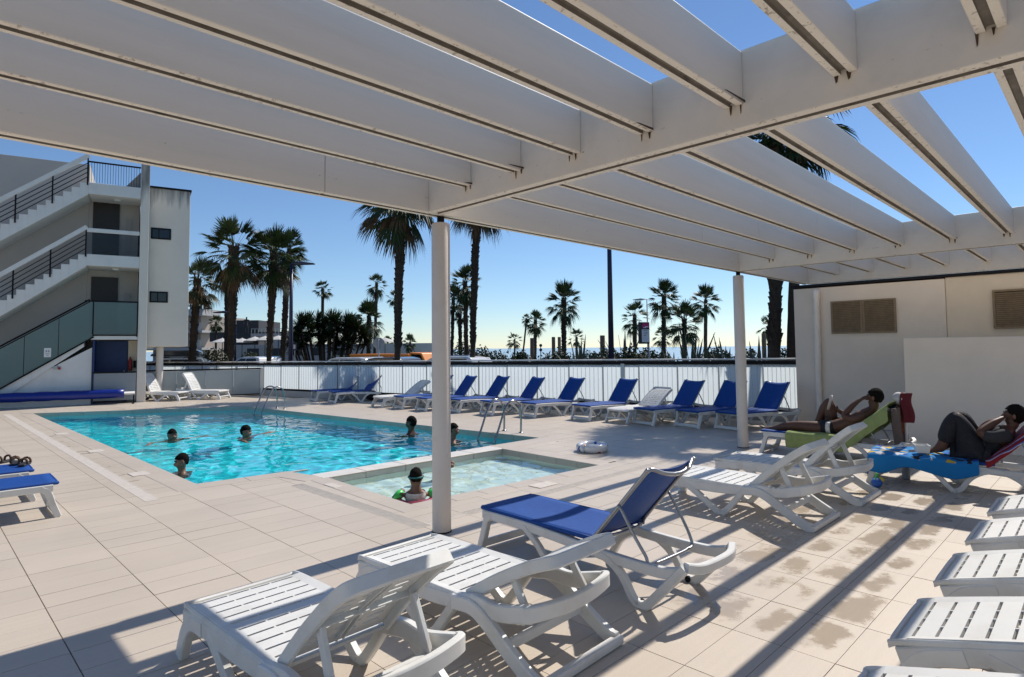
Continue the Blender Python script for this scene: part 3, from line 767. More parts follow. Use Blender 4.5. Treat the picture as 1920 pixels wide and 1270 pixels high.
# rolled up pool cover on its reel in front of the block
M['cover'] = pm('blue_pool_cover', (.004, .02, .22), .35, .2, 8, bump=.3, bscale=25)
pcv = tag(empty('pool_cover_reel', (5.85, 23.5, 0), math.atan2(-.24, .971)), 'dark blue pool cover rolled on a reel below the glass staircase', 'cover')
m_ = MB(); path = [(-6.6 + .2 * i, -.35, .34) for i in range(31)]
m_.tube(path, .145, 18, scale=[1 + .05 * math.sin(i * 1.7) + .03 * math.sin(i * 4.1) for i in range(31)]); m_.build('cover_roll', M['cover'], pcv, smooth=True)
MB().tube([(-6.9, -.35, .34), (-.30, -.35, .34)], .05, 12).build('axle', M['white_paint'], pcv, smooth=True)
for s in (-6.75, -.33): MB().box(s - .02, s + .02, -.6, -.1, 0, .04).box(s - .02, s + .02, -.37, -.33, .04, .31).build('stand', M['black_metal'], pcv)

# frosted glass barrier between block and fence
A_, B_ = Vector((6.12, 24.55)), Vector((9.72, 23.45)); dd = (B_ - A_).normalized()
gb = tag(empty('glass_barrier', (A_.x, A_.y, 0), math.atan2(dd.y, dd.x)), 'frosted grey glass barrier with dark top rail behind two white loungers', 'fence')
LEN = (B_ - A_).length; npan = 4
for i in range(npan):
    a, b = LEN * i / npan + .015, LEN * (i + 1) / npan - .015
    MB().box(a, b, -.008, .008, .07, .985).build('glass_panel', M['frost_grey'], gb)
    MB().box(b + .001, b + .025, -.02, .02, 0, .985).build('post', M['alu'], gb)
    MB().box(a - .012, b + .012, -.02, .02, .03, .065).build('bottom_rail', M['black_metal'], gb)
MB().tube([(-.02, 0, 1.02), (LEN + .02, 0, 1.02)], .03, 10).build('top_rail', M['black_metal'], gb, smooth=True)
MB().box(LEN + .02, LEN + .12, -.05, .05, 0, 1.05).build('end_post', M['column'], gb)
# ================================================================== beyond the fence
M['conc'] = pm('pale_concrete', (.44, .42, .40), .85, .1, 1)
M['dark_clad'] = pm('dark_cladding', (.035, .032, .035), .6, .2, 2)
M['parasol'] = pm('white_canvas', (.72, .70, .66), .8, .06, 3, trl=.25)
M['navy'] = pm('navy_paint', (.012, .014, .05), .4, .15, 6)
M['grey_sign'] = pm('grey_sign_back', (.28, .29, .31), .5, .1, 6)
M['magenta'] = pm('magenta_panel', (.45, .01, .12), .5, .1, 6)
M['panel_white'] = pm('white_panel', (.7, .72, .74), .5, .05, 6)
M['ink'] = pm('ink', (.03, .03, .035), .6, .1, 6)
M['orange'] = pm('orange_paint', (.72, .22, .012), .45, .12, 4, dirt=.2)
M['carw'] = pm('white_car_paint', (.66, .67, .68), .25, .04, 3, coat=.6)
M['carb'] = pm('dark_car_paint', (.03, .035, .045), .22, .06, 3, coat=.8)
M['carg'] = pm('silver_car_paint', (.30, .32, .34), .25, .05, 3, metal=.6, coat=.6)
M['carglass'] = glassy('car_glass', (.12, .14, .15), .03, 1.5, .5, (.02, .022, .025))
M['tyre'] = pm('tyre_rubber', (.015, .015, .016), .9, .2, 20)
M['wood'] = pm('grey_wood', (.18, .13, .09), .85, .25, 6, stretch=(4, 4, .6))
M['lampred'] = pm('red_lens', (.4, .01, .01), .3, .1, 6)

def face_cam(p): return math.atan2(-p.y, -p.x)
def street_lamp(px, top_py, depth, arm, label, mt, r=.07, head=True):
    b = P(px, 660, depth); h = P(px, top_py, depth).z
    o = tag(empty('street_lamp', (b.x, b.y, 0), YAW - math.pi / 2), label, 'lamp')      # local x = image right
    MB().tube([(0, 0, 0), (0, 0, h * .5), (0, 0, h)], r, 10, scale=[1.25, 1.0, .7]).build('pole', mt, o, smooth=True)
    MB().tube([(0, 0, 0), (0, 0, .25)], r * 1.7, 10).build('pole_base', mt, o, smooth=True)
    if head:
        s = 1 if arm > 0 else -1
        MB().tube(cr([(0, 0, h - .02), (s * .3, 0, h + .03), (arm, 0, h)], 5), r * .5, 8).build('arm', mt, o, smooth=True)
        MB().extr([(arm - s * .15, h - .02), (arm + s * .15, h + .07), (arm + s * .75, h - .01), (arm + s * .72, h - .05), (arm, h - .07)], -.13, .13).build('lamp_head', mt, o, bevel=.015)
    return o
street_lamp(545, 493, 26, .25, 'navy street lamp with short arm among the palms on the left', M['navy'], .085)
street_lamp(1146, 330, 24, -1.2, 'tall plain dark lamp post rising behind the middle of the fence', M['navy'], .10)
street_lamp(1215, 561, 45, -.3, 'thin grey street lamp beside the bus stop sign', M['grey_sign'], .05)
street_lamp(441, 585, 34, -.5, 'slim dark street lamp beside the thick palm on the left', M['navy'], .06)

# bus stop sign
b = P(1208, 660, 22)
bs = tag(empty('bus_stop_sign', (b.x, b.y, 0), YAW - math.pi / 2 + .35), 'black bus stop totem with magenta header and white timetable', 'sign')
z1 = P(1208, 604, 22).z; z0 = P(1208, 645, 22).z; w = .22
MB().box(-w, w, -.05, .05, z0, z1).build('case', M['ink'], bs, bevel=.03)
MB().box(-w * .55, w * .9, -.058, -.0515, z0 + .06, z1 - .27).build('timetable', M['panel_white'], bs)
MB().box(-w * .45, w * .9, -.058, -.0515, z1 - .22, z1 - .05).build('header', M['magenta'], bs)
for i, (a, b2, z) in enumerate([(-.25, .3, .16), (.1, .7, .13), (-.25, .5, .26), (-.25, .55, .32), (-.2, .6, .38), (-.2, .2, .44)]):
    MB().box(w * a, w * b2, -.0622, -.0585, z1 - .06 - z, z1 - .045 - z + (.02 if i < 2 else 0)).build('print', M['panel_white'] if i < 2 else M['ink'], bs)
MB().tube([(w * .9, 0, 0), (w * .9, 0, z0 + .1)], .03, 8).build('pole', M['grey_sign'], bs, smooth=True)
MB().box(-.05, .2, -.06, .06, 0, 1.3).build('base_box', M['ink'], bs, bevel=.01)
MB().box(.0, .16, -.065, -.0605, .9, 1.25).build('base_panel', M['grey_sign'], bs)
# the back of a stop sign
b = P(710, 660, 27); so = tag(empty('road_sign', (b.x, b.y, 0), YAW - math.pi / 2 + .15), 'grey back of an eight sided road sign on a pole', 'sign')
zc = P(710, 644, 27).z; r = .27
MB().extr([(r * math.cos(R(22.5 + 45 * i)), zc + r * math.sin(R(22.5 + 45 * i))) for i in range(8)], -.012, .012).build('sign_plate', M['grey_sign'], so)
MB().tube([(0, -.045, 0), (0, -.045, zc + .2)], .03, 8).build('pole', M['grey_sign'], so, smooth=True)
b = P(549, 660, 30); so = tag(empty('crossing_sign', (b.x, b.y, 0), YAW - math.pi / 2), 'small square blue and white sign low on the lamp post', 'sign')
zc = P(549, 650, 30).z
MB().box(-.05, .2, -.01, .01, zc - .2, zc + .2).build('sign_plate', M['navy'], so); MB().box(.03, .13, -.015, -.0105, zc - .12, zc + .1).build('symbol', M['panel_white'], so)
MB().tube([(.08, .03, 0), (.08, .03, zc)], .025, 8).build('pole', M['grey_sign'], so)
# wooden posts along the beach
for i, (px, py, d, wd) in enumerate([(998, 634, 40, .14), (1038, 632, 40, .12), (1049, 632, 44, .12), (1130, 629, 34, .14), (1433, 626, 30, .11)]):
    b = P(px, 660, d); h = P(px, py, d).z
    o = MB().tube([(0, 0, 0), (0, 0, h * .6), (0, 0, h - .02), (0, 0, h)], wd, 8, scale=[1.05, 1, .97, .8]).build('wooden_post', M['wood'], None, (b.x, b.y, 0), angle=40)
    tag(o, ['plain grey wooden post left of the paired beach posts', 'left one of two thin wooden posts by the tall middle palm', 'right one of two thin wooden posts by the tall middle palm', 'thick brown wooden post left of the tall dark lamp post', 'thin wooden post left of the two thick trunks on the right'][i], 'post', 'wooden posts along the beach')
# round topiary-like finial sign near the beach
b = P(1014, 660, 38); zt_ = P(1014, 648, 38).z; o = tag(empty('small_round_sign', (b.x, b.y, 0), YAW - math.pi / 2), 'tiny dark pole with two round discs near the beach posts', 'sign')
MB().tube([(0, 0, 0), (0, 0, zt_)], .03, 6).build('pole', M['ink'], o)
for z in (zt_, zt_ - .28): MB().lathe([(.0, -.012), (.1, -.012), (.1, .012), (.0, .012)], 10, (0, 0, 0)).build('disc', M['ink'], o, (0, 0, z)).rotation_euler = (math.pi / 2, 0, 0)

# hotel far left
b = P(372, 660, 75); ho = tag(empty('hotel', (b.x, b.y, 0), YAW - math.pi / 2 - .2), 'distant beige hotel with balconies and rooftop letters', 'building')
zr = P(372, 588, 75).z
MB().box(-6.5, .3, 0, 9, 0, zr - .25).build('wall', pm('hotel_render', (.36, .30, .25), .85, .1, .5), ho)
for k in range(3):
    z = zr - .3 - k * 2.1
    if z < .5: break
    sl_ = MB().box(-6.7, 1.5, -1.3, 2, z, z + (.75 if k == 0 else .28)).build('balcony_slab', M['conc'], ho)
    if k:
        m_ = MB(); x = -.2
        while x < 1.28: m_.box(x, x + .03, -1.28, -1.25, z + .28, z + 1.1); x += .16
        m_.box(-.2, 1.28, -1.29, -1.24, z + 1.1, z + 1.16); m_.build('railing', M['alu'], sl_)
        MB().box(-1.1, -.2, -.05, -.001, z + .3, z + 1.9).build('window', M['ink'], ho)
fc = bpy.data.curves.new('letters', 'FONT'); fc.size = 1.15; fc.extrude = .05; fc.offset = .03; fc.align_x = 'RIGHT'
fc.body = 'HOTEL'
fo = bpy.data.objects.new('tmp_letters', fc); col.objects.link(fo)
dgx = bpy.context.evaluated_depsgraph_get(); lm = bpy.data.meshes.new_from_object(fo.evaluated_get(dgx)); bpy.data.objects.remove(fo)
lm.materials.clear(); lm.materials.append(M['navy']); lo = bpy.data.objects.new('rooftop_letters', lm); col.objects.link(lo); lo.parent = ho
lo.rotation_euler = (math.pi / 2, 0, 0); lo.location = (2.55, -1.0, zr + .5)
MB().box(-2, 2.55, -1.0, -.96, zr + .42, zr + .5).build('letter_rail', M['navy'], ho)

# beach restaurant with terrace
b = P(445, 660, 62); re = tag(empty('beach_restaurant', (b.x, b.y, 0), YAW - math.pi / 2), 'low beach restaurant with dark upper box and open terrace', 'building')
k62 = 62 / F_PX
def zx(py): return P(445, py, 62).z
MB().box(-.8, 20, 0, 9, 0, zx(647)).build('wall', M['conc'], re)
MB().box(-2.3, 1.3, 2, 8, zx(648), zx(599)).build('upper_box', M['dark_clad'], re)
MB().box(-3.6, 4.5, 1.5, 2.2, zx(640), zx(622)).build('dark_band', M['dark_clad'], re)
MB().box(3.2, 6.5, .3, 2, zx(647), zx(629)).build('terrace_wall', M['conc'], re)
MB().box(9.5, 13, 3, 5, zx(626), zx(616)).build('dark_band', M['dark_clad'], re)
m_ = MB(); x = 1.3
while x < 10: m_.box(x, x + .04, .2, .24, zx(626), zx(618)); x += .35
m_.box(1.3, 10, .19, .25, zx(617.5), zx(616.5)); m_.build('terrace_railing', M['alu'], re)
MB().box(1.3, 10, .1, 1.5, zx(632), zx(626)).build('terrace_floor', M['conc'], re)
for i in range(5): MB().box(1 + i * 2.2, 2.2 + i * 2.2, -.03, -.001, zx(668), zx(654)).build('window', M['ink'], re)
for i, (px, py) in enumerate([(417, 633), (437, 632), (454, 633), (478, 630), (497, 629), (522, 628), (680, 633), (722, 632)]):
    p = P(px, py + 4, 58); o = tag(empty('parasol', (p.x, p.y, p.z - 1.9), 0), ['white parasol at the left end of the restaurant terrace', 'second white parasol from the left on the terrace', 'third white parasol from the left on the terrace', 'white parasol just left of the leaning palm pair', 'white parasol right behind the leaning palm trunks', 'white parasol left of the navy street lamp', 'white parasol right of the spiky yucca clump', 'white parasol just right of the grey sign back'][i], 'parasol', 'white parasols on the restaurant terrace')
    MB().lathe([(1.05, 1.62), (1.0, 1.66), (.55, 1.86), (.05, 2.02), (.02, 2.1)], 10).build('canopy', M['parasol'], o)
    MB().tube([(0, 0, 0), (0, 0, 1.95)], .035, 6).build('pole', M['ink'], o)
# a passer-by on the terrace
def skin_person(name, pts, edges, mt, parent=None, sub=2):
    me = bpy.data.meshes.new(name); me.from_pydata([p[:3] for p in pts], edges, []); me.materials.append(mt)
    o = bpy.data.objects.new(name, me); col.objects.link(o)
    if parent: o.parent = parent
    md = o.modifiers.new('skin', 'SKIN'); md.use_smooth_shade = True; md.branch_smoothing = .6
    lay = me.skin_vertices[0].data if me.skin_vertices else None
    if lay is None:
        bm = bmesh.new(); bm.from_mesh(me); bm.verts.layers.skin.verify(); bm.to_mesh(me); bm.free(); lay = me.skin_vertices[0].data
    for i, p in enumerate(pts):
        lay[i].radius = (p[3], p[4] if len(p) > 4 else p[3]); lay[i].use_root = (i == 0)
    ss = o.modifiers.new('smooth', 'SUBSURF'); ss.levels = sub; ss.render_levels = sub
    return o
M['dark_cloth'] = pm('dark_cloth', (.03, .03, .035), .9, .2, 10)
p = P(462, 625, 61); pp = tag(empty('person', (p.x, p.y, zx(627)), 0), 'tiny dark figure with hands on hips standing on the restaurant terrace', 'person')
skin_person('body', [(0, 0, .9, .15, .11), (0, 0, 1.15, .14, .1), (0, 0, 1.4, .16, .1), (0, 0, 1.5, .06), (0, 0, 1.62, .095), (0, 0, 1.72, .07), (.16, -.16, 1.38, .055), (.3, -.3, 1.15, .045), (.12, -.14, .98, .04), (-.16, .16, 1.38, .055), (-.3, .3, 1.15, .045), (-.12, .14, .98, .04), (.08, -.08, .8, .085), (.09, -.09, .45, .06), (.1, -.1, .05, .05), (-.08, .08, .8, .085), (-.09, .09, .45, .06), (-.1, .1, .05, .05)],
            [(0, 1), (1, 2), (2, 3), (3, 4), (4, 5), (2, 6), (6, 7), (7, 8), (2, 9), (9, 10), (10, 11), (0, 12), (12, 13), (13, 14), (0, 15), (15, 16), (16, 17)], M['dark_cloth'], pp, 1)

# vehicles
def car(name, p, rz, paint, label, estate=True, box=False, L=4.3, Hh=1.38):
    o = tag(empty(name, (p.x, p.y, 0), rz), label, 'car', 'cars parked in the street')
    W = .88
    low = [(-L / 2, .32), (-L / 2, .62), (-L / 2 + .12, .86), (-L * .32, .93), (L * .18, .95), (L * .30, .88), (L / 2 - .15, .78), (L / 2, .55), (L / 2, .30)]
    m_ = MB(); m_.extr(low, -W, W); m_.build('body', paint, o, bevel=.06)
    a = -L / 2 + (.25 if estate else .7)
    cab = [(a, .93), (a + .22, Hh - .06), (a + .6, Hh), (L * .02, Hh - .01), (L * .10, Hh - .07), (L * .27, .93)]
    n = len(cab); t = .14
    vs_ = [(x, -W + .02, z) if z < 1 else (x, -W + t, z) for x, z in cab] + [(x, W - .02, z) if z < 1 else (x, W - t, z) for x, z in cab]
    MB().add(vs_, [tuple(range(n)), tuple(range(2 * n - 1, n - 1, -1))] + [((i + 1) % n, i, n + i, n + (i + 1) % n) for i in range(n)]).build('cabin', paint, o, bevel=.05)
    for s in (-1, 1):
        yb, yt = s * (W - .012), s * (W - t + .024)
        for (x0, x1, x2, x3) in [(a + .25, a + .42, -.25, -.22), (-.15, -.17, L * .06, L * .20)]:
            MB().add([(x0, yb, 1.0), (x3, yb, 1.0), (x2, yt, Hh - .1), (x1, yt, Hh - .1)], [(0, 1, 2, 3)]).build('side_window', M['carglass'], o, solid=.012)
        for x in (-L * .31, L * .31):
            wh = MB().tube([(x, s * (W - .18), .31), (x, s * (W + .01), .31)], .31, 20).build('wheel', M['tyre'], o, angle=40)
            MB().tube([(x, s * (W - .0), .31), (x, s * (W + .02), .31)], .2, 12).build('rim', M['alu'], wh, angle=40)
        MB().box(L / 2 - .12, L / 2 - .02, s * .6 - .17, s * .6 + .17, .58, .72).build('headlight', M['panel_white'], o, bevel=.02)
        MB().box(-L / 2 - .01, -L / 2 + .06, s * .7 - .1, s * .7 + .1, .62, .84).build('tail_light', M['lampred'], o, bevel=.02)
        MB().box(L * .16, L * .16 + .12, s * (W + .02) - .06, s * (W + .02) + .06, .96, 1.08).build('mirror', paint, o, bevel=.03)
    MB().add([(L * .262, -W + .12, .98), (L * .262, W - .12, .98), (L * .105, W - t - .06, Hh - .08), (L * .105, -W + t + .06, Hh - .08)], [(0, 1, 2, 3)]).build('windscreen', M['carglass'], o, solid=.02)
    if box:
        for x in (-.9, .1): MB().box(x, x + .05, -.7, .7, Hh + .0, Hh + .06).build('roof_bar', M['black_metal'], o)
        MB().extr([(-1.5, Hh + .08), (-1.45, Hh + .34), (-1.2, Hh + .40), (.3, Hh + .38), (.75, Hh + .2), (.8, Hh + .09)], -.4, .4).build('roof_box', M['carb'], o, bevel=.05)
    return o
RD = math.atan2(FD.y, FD.x)
car('parked_car', P(318, 668, 31), RD + .8, M['carg'], 'grey estate car with roof box behind the apartment block pillar', True, True)
car('parked_car', P(655, 672, 27), RD, M['carw'], 'white car behind the fence below the yucca clump')
car('parked_car', P(842, 668, 27), RD, M['carw'], 'white hatchback roof just right of the front column', True)
car('parked_car', P(725, 676, 26), RD + .1, M['carb'], 'dark car in front of the orange truck', False)
car('parked_car', P(480, 676, 34), RD, M['carw'], 'white car low behind the fence between the left palms', False)
car('parked_car', P(866, 674, 31), RD, M['carg'], 'silver car low behind the four clustered trunks', False)
b = P(745, 668, 33); tr = tag(empty('orange_truck', (b.x, b.y, 0), RD + math.pi), 'low orange truck body parked beyond the fence left of the front column', 'truck')
MB().box(-2.6, 1.6, -1.0, 1.0, .75, 1.46).build('cargo_box', M['orange'], tr, bevel=.03)
MB().box(-2.65, 2.6, -.9, .9, .45, .745).build('chassis', M['black_metal'], tr)
MB().extr([(1.65, .6), (2.75, .6), (2.75, 1.0), (2.45, 1.50), (1.65, 1.54)], -.95, .95).build('cab', M['orange'], tr, bevel=.05)
for s in (-1, 1):
    MB().add([(1.8, s * .955, 1.0), (2.6, s * .955, 1.0), (2.40, s * .955, 1.42), (1.8, s * .955, 1.45)], [(0, 1, 2, 3)]).build('cab_window', M['carglass'], tr, solid=.01)
    for x in (-1.6, 2.1): MB().tube([(x, s * .7, .4), (x, s * .96, .4)], .4, 18).build('wheel', M['tyre'], tr, angle=40)
# a bicycle leaning at the palm
b = P(742, 670, 23.2); bi = tag(empty('bicycle', (b.x, b.y, 0), RD + .5), 'dark bicycle leaning against the thick palm trunk behind the fence', 'bicycle')
for x in (-.52, .52): MB().tube([(x + .33 * math.cos(a * math.pi / 10), 0, .34 + .33 * math.sin(a * math.pi / 10)) for a in range(20)], .018, 6, closed=True).build('wheel', M['tyre'], bi)
MB().tube([(-.52, 0, .34), (0, 0, .32), (.35, 0, .85), (-.18, 0, .85), (0, 0, .32)], .018, 6).build('frame', M['black_metal'], bi)
MB().tube([(.52, 0, .34), (.36, 0, .95), (.3, 0, 1.05), (.3, .25, 1.08)], .015, 6).tube([(.3, 0, 1.05), (.3, -.25, 1.08)], .015, 6).build('handlebar', M['black_metal'], bi)
MB().ball((-.2, 0, .98), (.13, .06, .03), 8, 5).tube([(-.18, 0, .85), (-.2, 0, .97)], .015, 6).build('saddle', M['black_metal'], bi)
# ================================================================== sun loungers
# local frame: x from foot (0) to head (1.9), y across, z up
def board(w, h, c=.007):                      # chamfered rectangle, for moulded boards
    return [(w/2, h/2-c), (w/2-c, h/2), (-w/2+c, h/2), (-w/2, h/2-c), (-w/2, -h/2+c), (-w/2+c, -h/2), (w/2-c, -h/2), (w/2, -h/2+c)]
def side_rail(m_, y, path, w, d, n=6):
    m_.sweep(cr([(x, y, z) for x, z in path], n), board(d, w), (0, 1, 0))
W2 = .30                                      # half distance between the side frames
def plate(m_, fn, nu_cells, slots, thick=.016):
    """fn(u,v)->point and normal offset; a slotted moulded plate. slots: list of (u0,u1,v0,v1) holes"""
    us = sorted(set([0, 1] + [s[0] for s in slots] + [s[1] for s in slots])); vs_ = sorted(set([0, 1] + [s[2] for s in slots] + [s[3] for s in slots]))
    # refine long cells for curvature
    def hole(i, j):
        u, v = (us[i] + us[i + 1]) / 2, (vs_[j] + vs_[j + 1]) / 2
        return any(s[0] < u < s[1] and s[2] < v < s[3] for s in slots)
    nu, nv = len(us), len(vs_); top = {}; V_ = []; F_ = []
    for k, dz in enumerate((0, -thick)):
        for j in range(nv):
            for i in range(nu):
                p, nn = fn(us[i], vs_[j]); V_.append(tuple(Vector(p) + Vector(nn) * dz))
    idx = lambda k, i, j: k * nu * nv + j * nu + i
    solid = {(i, j) for i in range(nu - 1) for j in range(nv - 1) if not hole(i, j)}
    for (i, j) in solid:
        F_.append((idx(0, i, j), idx(0, i + 1, j), idx(0, i + 1, j + 1), idx(0, i, j + 1)))
        F_.append((idx(1, i, j + 1), idx(1, i + 1, j + 1), idx(1, i + 1, j), idx(1, i, j)))
        for (di, dj, a, b) in ((0, -1, (0, 0), (1, 0)), (1, 0, (1, 0), (1, 1)), (0, 1, (1, 1), (0, 1)), (-1, 0, (0, 1), (0, 0))):
            if (i + di, j + dj) not in solid:
                F_.append((idx(0, i + a[0], j + a[1]), idx(1, i + a[0], j + a[1]), idx(1, i + b[0], j + b[1]), idx(0, i + b[0], j + b[1])))
    m_.add(V_, F_)

def white_lounger(name, back_angle, z_seat=.305):
    root = empty(name); AN = 32
    for s in (-1, 1):
        y = s * .315
        m_ = MB(); side_rail(m_, y, [(.03, .235), (.3, .25), (.7, .252), (1.0, .275), (1.18, .305), (1.34, .30), (1.57, .355)], .088, .046); m_.build('side_rail', M['plastic'], root, angle=AN)
        m_ = MB(); side_rail(m_, y * 1.01, [(.30, .245), (.15, .235), (.06, .18), (.005, .09), (-.03, .003)], .082, .05); m_.build('front_leg', M['plastic'], root, angle=AN)
        m_ = MB(); side_rail(m_, y * 1.015, [(.38, .25), (.56, .135), (.73, .016), (.765, .010)], .062, .045, 4); side_rail(m_, y * 1.02, [(.745, .011), (.79, .018), (.90, .14), (1.0, .265)], .058, .045, 4); m_.build('middle_leg', M['plastic'], root, angle=AN)
        m_ = MB(); side_rail(m_, y * 1.06, [(1.00, .275), (1.14, .285), (1.25, .245), (1.42, .135), (1.58, .045), (1.64, .030)], .082, .046, 5); m_.build('rear_leg', M['plastic'], root, angle=AN)
    MB().sweep([(1.645, -.36, .028), (1.645, .36, .028)], board(.05, .052), (0, 0, 1)).build('foot_bar', M['plastic'], root, angle=AN)
    MB().sweep(cr([(1.55, -.335, .352), (1.60, -.30, .368), (1.625, -.15, .36), (1.63, 0, .355), (1.625, .15, .36), (1.60, .30, .368), (1.55, .335, .352)], 4), board(.082, .04), (0, 0, 1)).build('head_bar', M['plastic'], root, angle=AN)
    MB().sweep([(.0, -.31, .10), (.0, .31, .10)], board(.04, .035), (0, 0, 1)).build('foot_stretcher', M['plastic'], root, angle=AN)
    MB().sweep([(1.40, -.32, .15), (1.40, .32, .15)], board(.06, .03), (0, 0, 1)).build('stretcher', M['plastic'], root, angle=AN)
    # seat plate with rows of four slots
    SL, SW = 1.08, .322
    def seat_fn(u, v):
        x = -.005 + SL * u; y = (v * 2 - 1) * SW
        e = max(0, abs(v * 2 - 1) - .88) / .12; z = z_seat + .010 * e - .03 * max(0, (.09 - u) / .09) ** 2 + .006 * math.sin(u * 3.1)
        return (x, y, z), (0, 0, 1)
    sl = []
    for r_ in range(10):
        c = .095 + .09 * r_
        for (a, b) in [(.09, .30), (.315, .493), (.507, .685), (.70, .91)]: sl.append((c - .007, c + .007, a, b))
    m_ = MB(); plate(m_, seat_fn, 0, sl); st = m_.build('seat', M['plastic'], root)
    ep = MB(); ep.sweep(cr([(SL - .02, -SW, z_seat + .002), (.5, -SW, z_seat - .004), (.06, -SW, z_seat - .008), (.005, -SW + .05, z_seat - .020), (-.005, 0, z_seat - .024), (.005, SW - .05, z_seat - .020), (.06, SW, z_seat - .008), (.5, SW, z_seat - .004), (SL - .02, SW, z_seat + .002)], 6), board(.030, .022), (0, 0, 1)); ep.build('rim', M['plastic'], st, angle=AN)
    # backrest: a shallow moulded tray with deep edges
    BLn, bw = .70, .275; a = R(back_angle)
    bk = empty('backrest', (SL - .02, 0, z_seat + .004)); bk.parent = root; bk.rotation_euler = (0, -a, 0)
    def back_fn(u, v):
        return (BLn * u, (v * 2 - 1) * bw * (1 - .04 * u), .02 + .018 * math.sin(u * math.pi) - .03 * u * u), (0, 0, 1)
    sl = []
    for r_ in range(9):
        c = .12 + .088 * r_
        for (p, q) in [(.14, .31), (.37, .485), (.515, .63), (.69, .86)]: sl.append((c - .011, c + .011, p, q))
    m_ = MB(); plate(m_, back_fn, 0, sl, .012); m_.build('back_plate', M['plastic'], bk)
    m_ = MB(); pth = [(.0, -bw, -.004), (.25, -bw * .99, .008), (.5, -bw * .98, .002), (.64, -bw * .975, -.014), (BLn - .005, -bw * .90, -.024), (BLn + .005, -bw * .6, -.026), (BLn + .008, 0, -.026), (BLn + .005, bw * .6, -.026), (BLn - .005, bw * .90, -.024), (.64, bw * .975, -.014), (.5, bw * .98, .002), (.25, bw * .99, .008), (.0, bw, -.004)]
    m_.sweep(cr(pth, 4), board(.068, .026), (0, 0, 1)); m_.build('back_rim', M['plastic'], bk, angle=AN)
    for yy in (-.018, .018): MB().sweep([(.03, yy, .004), (.3, yy, .018), (.68, yy, -.018)], board(.022, .010, .003), (0, 0, 1)).build('back_rib', M['plastic'], bk, angle=AN)
    MB().sweep([(.30, -bw, .008), (.30, bw, .008)], board(.03, .012, .003), (0, 0, 1)).build('back_rib', M['plastic'], bk, angle=AN)
    if back_angle > 12:
        hx, hz = SL - .02 + math.cos(a) * .36 + math.sin(a) * .03, z_seat + math.sin(a) * .36 - math.cos(a) * .03
        fx = min(hx + .10, 1.54); fz = .30
        for s in (-1, 1):
            MB().sweep([(hx - .01, s * (bw - .035), hz + .01), (fx, s * (bw - .03), fz)], board(.028, .045, .005), (0, 1, 0)).build('prop', M['plastic'], root, angle=AN)
        MB().sweep([(fx, -.30, fz - .012), (fx, .30, fz - .012)], board(.03, .03, .005), (0, 0, 1)).build('prop_bar', M['plastic'], root, angle=AN)
    return root

